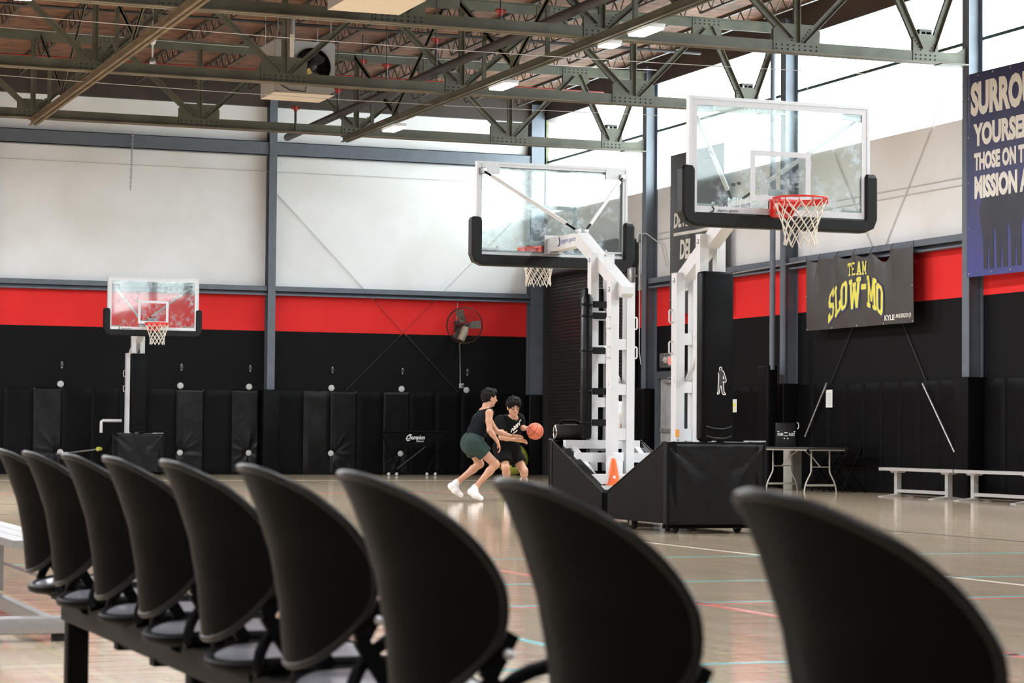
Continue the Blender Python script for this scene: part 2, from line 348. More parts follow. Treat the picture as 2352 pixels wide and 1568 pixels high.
# wall pads ------------------------------------------------------------------
PADH=1.83
def pad_mesh(name,w,h,th,pinch=None,seed=0,wr=.006):
    """vinyl wall pad in local coords: x 0..w, z 0..h, front face at y=-th; pinch=(x,z) gathers the vinyl"""
    rs=np.random.RandomState(seed); q=MB(); nu,nv=(28,60) if pinch else (10,22)
    ph=rs.rand(6)*6.28
    def fn(u,v):
        x=u*w; z=v*h; e=min(u*w,(1-u)*w,v*h,(1-v)*h); r=.022
        d=th-(0 if e>=r else (r-math.sqrt(max(0,r*r-(r-e)**2))))
        d+=wr*(math.sin(z*3.1+ph[0]+x*2)*math.sin(x*4.3+ph[1])+.5*math.sin(z*7.3+x*9+ph[2]))*min(1,e/.06)
        if pinch:
            dx,dz=x-pinch[0],z-pinch[1]; rr=math.hypot(dx,dz)+1e-6; a=math.atan2(dz,dx)
            d-=.028*math.exp(-(rr/.10)**2)
            d+=.010*math.exp(-((rr-.26)/.22)**2)*(max(0,math.sin(a*9+ph[3]+1.3*math.sin(a*3+ph[4])))**2)*min(1,e/.05)
            d+=.006*math.exp(-(rr/.5)**2)*math.sin(a*5+ph[5])*min(1,e/.05)
        return (x,-d,z)
    q.grid(fn,nu,nv)
    q.box(0,w,-.004,0,0,h); 
    # closed rim
    return q.mesh(name,M['vinyl_wrinkled'] if pinch or wr>.008 else M['vinyl'])
PW=.61
discs_lo=[8.65,11.209,12.723,14.576,16.183]
plain=[pad_mesh('wall_pad',PW-.004,PADH,.06,None,s,.003) for s in range(4)]
WRINK=pad_mesh('wall_pad',PW-.004,PADH,.06,None,21,.016)
x=13.145+.19
edges=[]
xs=[]
xx=13.34
while xx+PW<=19.2: xs.append(xx); xx+=PW
xx=12.95-PW
while xx>5.0: xs.append(xx); xx-=PW
for i,x0 in enumerate(sorted(xs)):
    hit=[d for d in discs_lo if x0<d<=x0+PW]
    if hit:
        me=pad_mesh('wall_pad',PW-.004,PADH,.06,(min(max(hit[0]-x0,.08),PW-.08),.465),100+i,.004)
    else: me=WRINK if abs(x0-13.95)<.31 else plain[i%4]
    o=bpy.data.objects.new('wall_pad',me); COL.objects.link(o); o.parent=WALL_B; o.location=(x0,YB-.002,0.0)
for x0,w in ((12.955,.38),):
    q=MB(); q.bbox(x0,x0+w,YB-.36,YB-.0,0,PADH+.01,.02); q.build('column_pad',M['vinyl'],WALL_B)
q=MB(); q.bbox(19.13,19.56,YB-.36,YB-.0,0,PADH-.02,.02); q.build('column_pad',M['vinyl_wrinkled'],WALL_B)
# right wall pads: between the door and the camera
SPAN=[(37.27+.0,41.35),(31.2,37.2),(25.1,31.1),(43.75,44.3)]
for a,c in SPAN:
    n=max(1,int(round((c-a)/PW))); w=(c-a)/n
    for i in range(n):
        o=bpy.data.objects.new('wall_pad',plain[i%4]); COL.objects.link(o); o.parent=WALL_R
        o.rotation_euler=(0,0,-PI/2); o.location=(XR-.002,a+(i+1)*w,0); o.scale=(w/PW,1,1)
for k in range(1,5):
    q=MB(); q.bbox(XR-.345,XR-.0,COLY[k]-.30,COLY[k]+.08,0,PADH+.03,.02); q.build('column_pad',M['vinyl'],WALL_R)
# ================================================================ ROOF STEEL
ZC0,ZC1=6.672,6.855      # bottom chord
ZT0,ZT1=8.13,8.30        # top chord
BN=[18.6,16.38,13.2,10.1,6.97,3.85,.72,-2.4,-5.5,-8.6]
TN=[17.8,14.85,11.65,8.5,5.4,2.3,-.85,-3.95,-7.05,-10.1]
M['flange_rust']=mat('rust_stained_flange',(.135,.112,.075),.65,var=.35,scale=2.5,detail=8)
def make_truss():
    t=thing('roof_truss','x','truss')
    def chord(z0,z1,name,flange_low):
        q=MB(); zf=z0 if flange_low else z1-.014
        for s in (-1,1):
            q.box(XL+.3,XR-.27,s*.012 if s>0 else -.024,.024 if s>0 else -.012,z0,z1)
            q.mi=1; q.box(XL+.3,XR-.27,.024 if s>0 else -.115,.115 if s>0 else -.024,zf,zf+.014); q.mi=0
        return q.build(name,[M['truss_green'],M['flange_rust'] if flange_low else M['truss_green']],t)
    chord(ZC0,ZC1,'bottom_chord',True); chord(ZT0,ZT1,'top_chord',False)
    def angle(a,b,w,nm):
        q=MB(); a,b=Vector(a),Vector(b); d=(b-a).normalized(); side=Vector((d.z,0,-d.x))
        for s in (-1,1):
            q.bar(a+Vector((0,s*.02,0)),b+Vector((0,s*.02,0)),.012,w,up=side)
            q.bar(a+Vector((0,s*.05,0))+side*(w/2),b+Vector((0,s*.05,0))+side*(w/2),.07,.012,up=side)
        return q.build(nm,M['truss_green'],t)
    zb,zt=ZC1-.02,ZT0+.03
    for i,xb in enumerate(BN):
        right=TN[i-1] if i>0 else XR-.35
        left=TN[i] if i<len(TN) else None
        off=.10
        angle((xb+off,0,zb+.03),(right-off*.6,0,zt-.02),.085,'diagonal')
        if left is not None: angle((xb-off,0,zb+.03),(left+off*.6,0,zt-.02),.085,'diagonal')
        if i>0: angle((xb,0,zb),(xb,0,zt),.075,'vertical')
    rp=MB(); pp=MB()
    gm={}
    for w,h in ((.78,.42),(.44,.42),(.56,.34)):
        q=MB(); q.prism([(-w/2,-.14),(w/2,-.14),(w/2,h*.45),(w/2-.1,h-.14),(-w/2+.1,h-.14),(-w/2,h*.45)],-.036,.036,'y')
        r=MB()
        n=int(w/.105)
        for k in range(n+1):
            for zz in (-.105,-.045): r.lathe([(0,-.05),(.012,-.048),(.015,-.036)],(-w/2+.05+(w-.1)*k/n,0,zz),'y',6)
        for s in (-1,1):
            for k in range(5):
                r.lathe([(0,-.05),(.011,-.048),(.014,-.036)],(s*(.08+.035*k),0,.03+.045*k),'y',6)
        gm[(w,h)]=(q.mesh('gusset_plate',M['truss_green']),r.mesh('rivet_row',M['dark_steel']))
    def gusset(x,z,w,h,flip=False):
        a,r=gm[(w,h)]
        o=bpy.data.objects.new('gusset_plate',a); COL.objects.link(o); o.parent=t; o.location=(x,0,z)
        if flip: o.rotation_euler=(0,PI,0)
        p=bpy.data.objects.new('rivet_row',r); COL.objects.link(p); p.parent=o; p['kind']='stuff'
    for i,xb in enumerate(BN): gusset(xb,ZC1-.02,*((.44,.42) if i==0 else (.78,.42) if i%2 else (.56,.34)))
    for xt in TN: gusset(xt,ZT0+.02,.56,.34,True)
    # cut-off bracket left at the last node
    q=MB(); q.box(18.5,18.72,-.02,.16,ZC1+.30,ZC1+.34); q.box(18.5,18.52,-.02,.14,ZC1+.12,ZC1+.34); q.box(18.60,18.62,-.02,.10,ZC1+.14,ZC1+.34); q.box(18.70,18.72,-.02,.15,ZC1+.2,ZC1+.34)
    q.build('bracket',M['dark_steel'],t)
    q=MB(); q.prism([(XR-.62,ZC1-.01),(XR-.27,ZC1-.01),(XR-.27,ZC1+.10),(XR-.40,ZC1+.02)],-.03,.03,'y'); q.box(XR-.75,XR-.26,-.12,.12,ZC0-.012,ZC0); q.build('end_plate',M['truss_green'],t)
    return t
tr=make_truss()
TL=['olive riveted roof truss carried by the column next to the corner','olive riveted roof truss beside the fan heater, second from the back wall','olive riveted roof truss third from the back wall, with white heater box in front']
for k in (1,2,3):
    o=tr if k==1 else copy_tree(tr)
    o.location=(0,COLY[k]-.1,0); o['label']=TL[k-1]; o['group']='roof trusses'
# struts along Y under the bottom chords + sway bracing standing on them
def strut(x,mats,label):
    t=thing('roof_strut',label,'beam',(x,0,ZC0))
    q=MB(); y0,y1=18.0,COLY[1]+.05
    q.box(-.035,-.023,y0,y1,-.10,-.012); q.box(.023,.035,y0,y1,-.10,-.012); q.box(-.075,.075,y0,y1,-.012,-.0); q.box(-.075,-.023,y0,y1,-.112,-.10); q.box(.023,.075,y0,y1,-.112,-.10)
    q.build('strut_beam',mats,t)
    for k in (1,2,3):
        ym=COLY[k]-.1-3.05
        for s in (-1,1):
            q=MB(); a=Vector((s*.05,ym+s*.08,.0)); c=Vector((s*.05,ym+s*2.75,1.48))
            q.bar(a,c,.09,.012,up=(1,0,0)); q.bar(a+Vector((0,0,.04)),c+Vector((0,0,.04)),.012,.09,up=(0,0,1)); q.build('sway_brace',M['truss_green'],t)
        for s in (-1,1):
            q=MB(); q.bar((0,ym+s*1.4,.0),(0,ym+s*1.4,.76),.06,.06); q.build('brace_post',M['truss_green'],t)
        q=MB(); q.box(-.01,.01,ym-.18,ym+.18,0,.22); q.build('brace_plate',M['truss_green'],t)
    return t
strut(7.0,M['strut_rust'],'rust tan strut running under the trusses beside the hanging horn')
strut(13.02,M['truss_green'],'olive strut running under the trusses with lamps along it')
# open web joists on the top chords, spanning between trusses
def make_joist():
    t=thing('bar_joist','x','joist')
    Lj=6.05; q=MB(); q.box(-.03,.03,0,Lj,.27,.315); q.build('top_chord',M['dark_joist'],t)
    q=MB(); q.box(-.025,.025,.35,Lj-.35,.0,.03); q.build('bottom_chord',M['dark_joist'],t)
    q=MB(); n=26; pts=[(0,.1+(Lj-.2)*i/n,.28 if i%2==0 else .02) for i in range(n+1)]
    for a,c in zip(pts[:-1],pts[1:]): q.bar(a,c,.016,.016)
    q.build('web_rod',M['dark_joist'],t); return t
M['dark_joist']=mat('brown_joist_steel',(.060,.045,.034),.6,var=.25,scale=4)
jt=make_joist(); first=True
bays=['bay next to the back wall','second bay from the back wall','third bay from the back wall','fourth bay from the back wall']
for k in range(0,4):
    for i in range(13):
        xj=18.75-1.24*i
        o=jt if first else copy_tree(jt); first=False
        o.location=(xj,COLY[k+1]-.08,ZT1); o['label']='dark open web joist under the roof boards, '+bays[k]; o['group']='open web joists, '+bays[k]
# horizontal purlin struts crossing (light tan) seen between joists: sprinkler mains and branches
def pipe(name,pts,r,m,label,cat,group=None):
    q=MB(); q.tube(pts,r,10); return tag(q.build(name,m),label,cat,group)
pipe('sprinkler_main',[(12.72,46.75,7.0),(12.72,40,7.02),(12.74,24,7.05)],.075,M['dark_steel'],'thick dark pipe with an open end above the far truss','pipe')
pipe('sprinkler_pipe',[(4,44.6,8.02),(18.9,44.6,8.02)],.013,M['pipe_red'],'thin red sprinkler pipe crossing under the roof boards','pipe')
pipe('sprinkler_pipe',[(2,39.3,8.02),(18.6,39.3,8.02)],.028,M['dark_steel'],'grey sprinkler pipe crossing behind the second truss','pipe')
pipe('sprinkler_pipe',[(2,33.2,8.02),(18.6,33.2,8.02)],.028,M['dark_steel'],'grey sprinkler pipe crossing behind the third truss','pipe')
def sprinkler_drop(x,y,z0,z1,label):
    ztop=ZDECK if z0>6.9 else z1
    t=thing('sprinkler_drop',label,'sprinkler',(x,y,0),group='red sprinkler fittings')
    q=MB(); q.tube([(0,0,z0),(0,0,z1)],.024,8); (q.tube([(0,0,z1),(0,0,ztop)],.012,6) if ztop>z1 else None); q.build('drop_pipe',M['dark_steel'],t)
    q=MB(); q.tube([(-.08,0,z1),(.08,0,z1)],.030,8); q.lathe([(.034,z1-.07),(.038,z1-.03),(.038,z1+.03)],(0,0,0),'z',8); q.build('red_fitting',M['pipe_red'],t)
for (px,py,py2,Y,lb) in ((679,248,300,43.4,'red pipe fitting standing on the far truss beside the column'),(833,140,185,43.3,'red pipe fitting on a drop pipe left of the lamp row'),(776,207,255,42.2,'red pipe fitting beside the fan heater'),(1002,92,150,37.2,'large red pipe fitting on a vertical drop, over the second truss'),(1150,25,60,33,'red pipe fitting close under the nearest truss'),(888,150,185,41,'small red pipe fitting between the truss braces')):
    p=at(px,py,Y=Y); p2=at(px,py2,Y=Y); sprinkler_drop(p.x,Y,p2.z,p.z,lb)
# thin suspension wires crossing the hall
M['wire']=mat('pale_wire',(.55,.55,.53),.5,.3,var=.1)
for (a,c,Y,lb) in (((0,24),(2310,190),31.9,'pale wire stretched under the nearest truss'),((0,178),(1800,268),38.2,'pale wire stretched under the second truss'),((0,60),(1750,175),42.8,'pale wire stretched behind the second truss')):
    p0=at(*a,Y=Y); p1=at(*c,Y=Y); xs_=[p0.x-2+(min(p1.x,XR-.3)-p0.x+2)*i/8 for i in range(9)]
    zz=(p0.z+p1.z)/2
    pipe('ceiling_wire',[(x_,Y,zz-.10*math.sin(PI*i/8)) for i,x_ in enumerate(xs_)],.0055,M['wire'],lb,'wire')
pipe('wall_cable',[(5,YB-.06,6.62),(19.1,YB-.06,6.60)],.006,M['wire'],'thin cable running along the white back wall','cable')
# surface conduits on the right white wall
for z,lb in ((5.0,'upper thin conduit on the white side wall'),(4.88,'lower thin conduit on the white side wall')):
    pipe('wall_conduit',[(XR-.012,25.5,z),(XR-.012,43.3,z)],.010,mat('painted_conduit',(.5,.5,.49),.5,var=.05),lb,'conduit')
# X bracing rods on the walls
M['rod_white']=mat('white_brace_rod',(.62,.62,.61),.5,var=.05)
M['rod_red']=mat('red_brace_rod',(.5,.03,.025),.5,var=.05)
M['rod_black']=mat('black_brace_rod',(.02,.02,.021),.5,var=.05)
def brace(pts,r,label):
    """rod painted with the wall: white, red, black sections"""
    t=thing('brace_rod',label,'rod'); a,c=Vector(pts[0]),Vector(pts[1])
    cuts=[a.z,3.875,ZRB,c.z]; names=['rod_white','rod_red','rod_black']
    for i in range(3):
        z0,z1=cuts[i],cuts[i+1]
        if z0<=z1: continue
        p=a+(c-a)*((a.z-z0)/(a.z-c.z)); r_=a+(c-a)*((a.z-z1)/(a.z-c.z))
        q=MB(); q.tube([p,r_],r,8); q.build('rod_section',M[names[i]],t)
yb=YB-.024
brace([(13.25,yb,6.18),(17.55,yb,1.84)],.010,'diagonal brace rod on the back wall falling towards the wall fan')
brace([(19.15,yb,6.06),(14.9,yb,1.84)],.010,'diagonal brace rod on the back wall falling away from the corner')
xr=XR-.025
def rodpath(label,pts,r,m): 
    return pipe('brace_rod',pts,r,m,label,'rod')
brace([(xr,37.2,7.5),(xr,32.80,1.79)],.010,'long diagonal brace rod rising to the column with the round pipe')
brace([(xr,31.6,7.2),(xr,36.05,1.79)],.010,'long diagonal brace rod rising to the column by the blue banner')
rodpath('bare end of a brace rod in front of the pads, above the bench',[(XR-.11,32.80,1.79),(XR-.13,31.80,.70)],.016,M['galv'])
rodpath('bare end of a brace rod in front of the pads, above the folding table',[(XR-.11,36.0,1.85),(XR-.13,36.75,.92)],.016,M['galv'])
# lamps: linear LED fixtures hung under the struts
M['lamp_on']=emat('lit_lamp_diffuser',(1,.985,.95),16)
def lamp(x,y,label,vis=True,ln=1.25,power=230):
    t=thing('ceiling_lamp',label,'lamp',(x,y,6.54),group='strip lamps under the trusses')
    q=MB(); q.bbox(-.13,.13,-ln/2,ln/2,.0,.06,.02); q.build('lamp_body',M['white_paint'],t)
    q=MB(); q.bbox(-.12,.12,-ln/2+.03,ln/2-.03,-.025,.0,.012); q.build('diffuser',M['lamp_on'],t)
    q=MB(); q.tube([(0,-ln*.35,.06),(0,-ln*.35,.12)],.008,6); q.tube([(0,ln*.35,.06),(0,ln*.35,.12)],.008,6); q.build('hanger',M['galv'],t)
    l=bpy.data.lights.new('lamp_light','AREA'); l.shape='RECTANGLE'; l.size=.24; l.size_y=ln*.95; l.energy=power; l.color=(.93,.97,1)
    o=bpy.data.objects.new('lamp_light',l); COL.objects.link(o); o.parent=t; o.location=(0,0,-.035)
lamp(13.22,41.1,'lit strip lamp hung under the olive strut nearest the back wall',ln=.75)
lamp(13.2,35.3,'lit strip lamp hung under the olive strut at the second truss',ln=.75)
lamp(13.2,29.66,'lit strip lamp hung under the olive strut at the third truss',ln=.75)
lamp(13.2,30.95,'small lit strip lamp behind the nearest truss',ln=.35,power=90)
lamp(4.75,30.05,'lit strip lamp over the dark roof beside the rust strut')
for x in (13.2,1.2,-4.8):  # rows out of view, added for the light they give court and hoops
    for y in (23.8,18.0,12.2,6.4,.6):
        lamp(x,y,'unseen strip lamp added over the court, in the rows nearer the seats',power=235)
for x in (1.2,-4.8):  # unseen rows added, stronger, to brighten the left of the back wall
    for y in (41.1,35.3,29.6): lamp(x,y,'unseen strip lamp added over the far left court',power=700)
# ================================================================ PORTABLE HOOPS
def board_glass():
    """clear board glass with chalky ball smudges"""
    m=bpy.data.materials.new('smudged_backboard_glass'); m.use_nodes=True; nt=m.node_tree; N=nt.nodes; L=nt.links; N.clear()
    tr=N.new('ShaderNodeBsdfTransparent'); tr.inputs[0].default_value=(.90,.955,.94,1)
    gl=N.new('ShaderNodeBsdfGlossy'); gl.inputs['Roughness'].default_value=.03
    fr=N.new('ShaderNodeFresnel'); fr.inputs[0].default_value=1.45
    m1=N.new('ShaderNodeMixShader'); L.new(fr.outputs[0],m1.inputs[0]); L.new(tr.outputs[0],m1.inputs[1]); L.new(gl.outputs[0],m1.inputs[2])
    df=N.new('ShaderNodeBsdfTranslucent'); df.inputs[0].default_value=(.75,.85,.93,1)
    d2=N.new('ShaderNodeBsdfDiffuse'); d2.inputs[0].default_value=(.70,.78,.85,1)
    md=N.new('ShaderNodeMixShader'); md.inputs[0].default_value=.5; L.new(df.outputs[0],md.inputs[1]); L.new(d2.outputs[0],md.inputs[2])
    tc=N.new('ShaderNodeTexCoord')
    n1=N.new('ShaderNodeTexNoise'); n1.inputs['Scale'].default_value=11; n1.inputs['Detail'].default_value=7; n1.inputs['Roughness'].default_value=.7; L.new(tc.outputs['Object'],n1.inputs['Vector'])
    n2=N.new('ShaderNodeTexNoise'); n2.inputs['Scale'].default_value=2.2; n2.inputs['Detail'].default_value=2; L.new(tc.outputs['Object'],n2.inputs['Vector'])
    r1=N.new('ShaderNodeMapRange'); r1.inputs['From Min'].default_value=.48; r1.inputs['From Max'].default_value=.72; r1.inputs['To Max'].default_value=.80; L.new(n1.outputs['Fac'],r1.inputs[0])
    r2=N.new('ShaderNodeMapRange'); r2.inputs['From Min'].default_value=.42; r2.inputs['From Max'].default_value=.6; L.new(n2.outputs['Fac'],r2.inputs[0])
    mu=N.new('ShaderNodeMath'); mu.operation='MULTIPLY'; L.new(r1.outputs[0],mu.inputs[0]); L.new(r2.outputs[0],mu.inputs[1])
    ad=N.new('ShaderNodeMath'); ad.operation='ADD'; ad.inputs[1].default_value=.035; L.new(mu.outputs[0],ad.inputs[0])
    m2=N.new('ShaderNodeMixShader'); L.new(ad.outputs[0],m2.inputs[0]); L.new(m1.outputs[0],m2.inputs[1]); L.new(md.outputs[0],m2.inputs[2])
    o=N.new('ShaderNodeOutputMaterial'); L.new(m2.outputs[0],o.inputs[0]); return m
M['board_glass']=board_glass()
M['label_blue']=mat('blue_print',(.06,.07,.30),.5,var=.02); M['label_black']=mat('black_print',(.02,.02,.02),.5,var=.02); M['print_white']=mat('white_print',(.80,.80,.78),.6,var=.03)
M['print_orange']=mat('orange_sticker',(.85,.36,.05),.5,var=.05)
def rect_frame(q,x0,x1,z0,z1,w,y0,y1):
    q.box(x0,x1,y0,y1,z1-w,z1); q.box(x0,x1,y0,y1,z0,z0+w); q.box(x0,x0+w,y0,y1,z0+w,z1-w); q.box(x1-w,x1,y0,y1,z0+w,z1-w)
def make_hoop():
    """local frame: faces -Y, y=0 at the front of the base, x=0 on the centre line"""
    t=thing('basketball_hoop','x','hoop')
    Yb=-1.30; Z0,Z1,HX=2.90,3.967,.915
    bd=bpy.data.objects.new('backboard',None); 
    # glass pane is the backboard part; frame, square, padding are its sub-parts
    q=MB(); q.box(-HX+.02,HX-.02,Yb+.002,Yb+.014,Z0+.02,Z1-.02); bd=q.build('backboard',M['board_glass'],t); bd['label']='clear glass backboard with ball smudges'
    q=MB(); rect_frame(q,-HX,HX,Z0,Z1,.03,Yb-.006,Yb+.055); q.build('board_frame',M['alu_frame'],bd)
    q=MB(); rect_frame(q,-HX+.03,HX-.03,Z0+.03,Z1-.03,.052,Yb-.002,Yb+.0015); q.build('board_border',M['board_white'],bd)
    q=MB(); rect_frame(q,-HX+.028,HX-.028,Z0+.028,Z1-.028,.03,Yb+.015,Yb+.05); q.build('rear_frame',M['alu_frame'],bd)
    q=MB(); rect_frame(q,-.305,.305,3.05,3.507,.05,Yb-.0015,Yb+.0018); q.build('target_square',M['board_white'],bd)
    for sx in (-1,1):
        for zt in (0,1):
            q=MB(); zz=Z1-.115 if zt else Z0+.105; xa,xb=sx*(HX-.06),sx*(HX-.27)
            x0,x1=min(xa,xb),max(xa,xb)
            q.box(x0,x1,Yb+.016,Yb+.05,zz-.018,zz+.0); q.box(min(xb,xb+sx*.02),max(xb,xb+sx*.02),Yb+.016,Yb+.05,zz-.018,zz+(.05 if zt else .02))
            if zt: q.box(x0,x1,Yb+.05,Yb+.056,zz-.02,Z1-.01)
            q.build('corner_bracket',M['alu_frame'],bd)
    # black edge padding, U shape with rounded section
    q=MB(); r=.036
    path=[(-HX-.008,3.345),(-HX-.008,3.335),(-HX-.008,3.305),(-HX-.008,3.05),(-HX-.008,2.93),(-HX+.01,2.885),(-HX+.06,2.862),(0,2.862),(HX-.06,2.862),(HX-.01,2.885),(HX+.008,2.93),(HX+.008,3.05),(HX+.008,3.305),(HX+.008,3.335),(HX+.008,3.345)]
    vs=[];fs=[]; sec=[(-.055,-.045),(-.055,.045),(-.035,.062),(.07,.062),(.09,.045),(.09,-.045),(.07,-.062),(-.035,-.062)]  # (y, across)
    n=len(sec)
    for i,(x,z) in enumerate(path):
        a=Vector(path[max(i-1,0)]); c=Vector(path[min(i+1,len(path)-1)]); d=(c-a).normalized(); nx,nz=-d.y,d.x
        k_={0:.45,1:.8}.get(min(i,len(path)-1-i),1.0)
        for yy,w in sec: vs.append((x+nx*w*k_,Yb+.02+.0175+(yy-.0175)*k_,z+nz*w*k_))
    for i in range(len(path)-1):
        for k in range(n): fs.append((i*n+k,i*n+(k+1)%n,(i+1)*n+(k+1)%n,(i+1)*n+k))
    q.add(vs,fs); q.add(vs[:n],[tuple(range(n))]); q.add(vs[-n:],[tuple(range(n-1,-1,-1))])
    q.build('edge_padding',M['pad_foam'],bd)
    lg=text_mesh('jaypro sports',M['label_black'],'maker_print',bd,width=.20,depth=.001); lg.rotation_euler=(PI/2,0,0); lg.location=(-.53,Yb-.008,Z0+.045)
    q=MB(); q.tube([(-.685,Yb-.007,Z0+.08),(-.665,Yb-.007,Z0+.06),(-.675,Yb-.007,Z0+.035),(-.70,Yb-.007,Z0+.03)],.006,5); q.build('maker_print',M['label_black'],bd)
    # rim and net
    Rr=.2286; yc=Yb-.151-Rr; zr=3.048
    q=MB(); q.tube([((Rr+.009)*math.cos(a),yc+(Rr+.009)*math.sin(a),zr) for a in [2*PI*i/48 for i in range(48)]],.0095,8,closed=True)
    # skirt under the ring
    arc=[PI*(-.08+1.16*i/30) for i in range(31)]
    for r0,r1 in ((Rr+.004,Rr+.010),):
        vs=[]
        for a in arc:
            for r_ in (r0,r1):
                for z_ in (zr-.05,zr-.006): vs.append((r_*math.cos(a),yc+r_*math.sin(a),z_))
        fs=[]
        for i in range(30):
            b_=4*i; fs+=[(b_,b_+1,b_+5,b_+4),(b_+2,b_+6,b_+7,b_+3),(b_,b_+4,b_+6,b_+2),(b_+1,b_+3,b_+7,b_+5)]
        q.add(vs,fs)
    rim=q.build('rim',M['rim_red'],t)
    q=MB(); q.prism([(-.115,zr+.02),(.115,zr+.02),(.115,zr-.14),(.09,zr-.155),(-.09,zr-.155),(-.115,zr-.14)],Yb-.035,Yb-.007,'y')
    q.prism([(-.10,Yb-.03),(.10,Yb-.03),(.14,Yb-.18),(-.14,Yb-.18)],zr-.012,zr+.008,'z')
    for s in (-1,1): q.prism([(Yb-.03,zr),(Yb-.17,zr),(Yb-.05,zr-.14),(Yb-.03,zr-.14)],s*.095-.006,s*.095+.006,'x')
    q.build('rim_mount',M['rim_red'],rim)
    for s in (-1,1):
        for zz in (-.03,-.11):
            q=MB(); q.lathe([(0,-.010),(.012,-.010),(.014,0)],(s*.06,Yb-.035,zr+zz),'y',8); q.build('bolt',M['galv'],rim)
    nk=12; rows=[(zr-.02,.236),(zr-.10,.205),(zr-.165,.180),(zr-.225,.160),(zr-.285,.147),(zr-.345,.140),(zr-.42,.146)]
    q=MB()
    def npt(row,k): z,r_=rows[row]; a=2*PI*(k)/nk; jig=.012*math.sin(5*k+row*2.3); return (r_*math.cos(a)+jig*.5,yc+r_*math.sin(a)+jig*.4,z+(jig if row==len(rows)-1 else 0))
    for k in range(nk):
        for s in (-1,1):
            pts=[]
            for row in range(len(rows)):
                pts.append(npt(row,k+s*.5*row if row else k))
            sm=[]
            for a,c in zip(pts[:-1],pts[1:]):
                for u in (0,.5): sm.append(tuple(a[i]*(1-u)+c[i]*u for i in range(3)))
            sm.append(pts[-1]); q.tube(sm,.0052,5)
    net=q.build('net',M['net'],t)
    q=MB()
    for k in range(nk):
        a=2*PI*k/nk; q.tube([((Rr+.012)*math.cos(a)*(1+.02*math.cos(u)),yc+(Rr+.012)*math.sin(a)*(1+.02*math.cos(u)),zr-.03+.02*math.sin(u)) for u in [2*PI*i/8 for i in range(8)]],.004,5,closed=True)
    q.build('net_hook',M['rim_red'],rim)['kind']='stuff'
    # boom: horizontal arm from the board to the elbow, then down to the rear pivot
    q=MB(); w=.066
    prof=[(Yb+.06,3.13),(-.36,3.13),(.88,2.47),(.88,2.40),(.82,2.36),(-.40,2.985),(Yb+.06,2.975)]
    q.prism(prof,-w,w,'x'); boom=q.build('boom',M['white_paint'],t)
    q=MB(); q.box(-.10,.10,Yb+.05,Yb+.062,2.935,3.165); q.box(-.09,.09,Yb+.06,Yb+.17,2.955,2.967); q.build('mount_plate',M['alu_frame'],boom)
    for s in (-1,1):
        lg=text_mesh('jaypro sports',M['label_blue'],'maker_print',boom,width=.42,depth=.001)
        lg.rotation_euler=(PI/2,0,PI/2*s); lg.location=(s*(w+.001),-.62,3.06)
        q=MB(); yy0=-.62+(-1)*s*.27; q.tube([(s*(w+.002),yy0,3.11),(s*(w+.002),yy0+.03,3.06),(s*(w+.002),yy0,3.02),(s*(w+.002),yy0-.03,3.025)],.008,5); q.build('maker_print',M['label_blue'],boom)
    # diagonal braces board corners -> elbow
    for s in (-1,1):
        a=Vector((s*(HX-.07),Yb+.07,Z1-.11)); c=Vector((s*.045,-.40,3.15)); d=(c-a)
        q=MB(); q.tube([a+d*.09,a+d*.88],.021,10); br=q.build('diagonal_brace',M['white_paint'],t)
        q=MB(); q.tube([a,a+d*.10],.012,8); q.tube([a+d*.87,c],.012,8); q.build('turnbuckle',M['black_metal'],br)
        q=MB(); q.bbox(a.x-.035,a.x+.035,a.y-.02,a.y+.02,a.z-.035,a.z+.035,.008); q.build('clevis',M['galv'],br)
        q=MB(); q.bbox(c.x-.03,c.x+.03,c.y-.02,c.y+.03,c.z-.03,c.z+.02,.006); q.build('clevis',M['galv'],br)
    # masts: front and rear ladder frames
    def mast(y0,y1,ztop,zlow,plates,nm):
        q=MB()
        for s in (-1,1): q.box(min(s*.045,s*.135),max(s*.045,s*.135),y0,y1,zlow,ztop)
        o=q.build(nm,M['white_paint'],t)
        for a,c in plates:
            p=MB(); p.box(-.046,.046,y0+.008,y1-.008,a,c); p.build('cross_plate',M['white_paint'],o)
        for s in (-1,1):
            p=MB(); p.lathe([(0,s*.012),(.018,s*.012),(.026,s*.004),(.026,0)],(s*.135,(y0+y1)/2,ztop-.07),'x',10); p.build('pivot_bolt',M['galv'],o)
            p=MB(); p.bbox(min(s*.043,s*.137),max(s*.043,s*.137),y0-.002,y1+.002,ztop-.006,ztop+.004,.002); p.build('post_cap',M['white_paint'],o)
        return o
    mf=mast(.10,.20,2.86,.55,[(2.15,2.25),(1.69,1.79),(1.225,1.33),(.76,.87)],'front_mast')
    mr=mast(.63,.75,2.52,.12,[(1.82,1.93),(1.35,1.46),(.88,1.0),(.40,.52)],'rear_mast')
    for s in (-1,1):
        for za,zb in ((2.04,2.16),(1.735,1.85)):
            q=MB(); q.tube([(s*.12,.72,zb),(s*.165,.72,zb),(s*.172,.72,zb-.01),(s*.172,.72,za+.01),(s*.165,.72,za),(s*.12,.72,za)],.009,6); q.build('handle',M['white_paint'],mr)
    # gas strut / height link between masts
    q=MB(); q.tube([(0,.25,1.86),(0,.66,1.48)],.026,8); q.tube([(-.13,.24,1.87),(.13,.24,1.87)],.012,6); q.tube([(-.14,.68,1.46),(.14,.68,1.46)],.014,6); q.build('lift_link',M['white_paint'],t)
    q=MB(); q.box(-.14,-.10,.625,.63,1.52-.6,1.55-.6+.04); q.build('warning_sticker',M['print_orange'],mr)
    q=MB()
    for k in range(6): q.box(-.128,-.098,.627,.629,1.08-.026*k-.2,1.095-.026*k-.2)
    q.build('notice_print',M['galv'],mr)
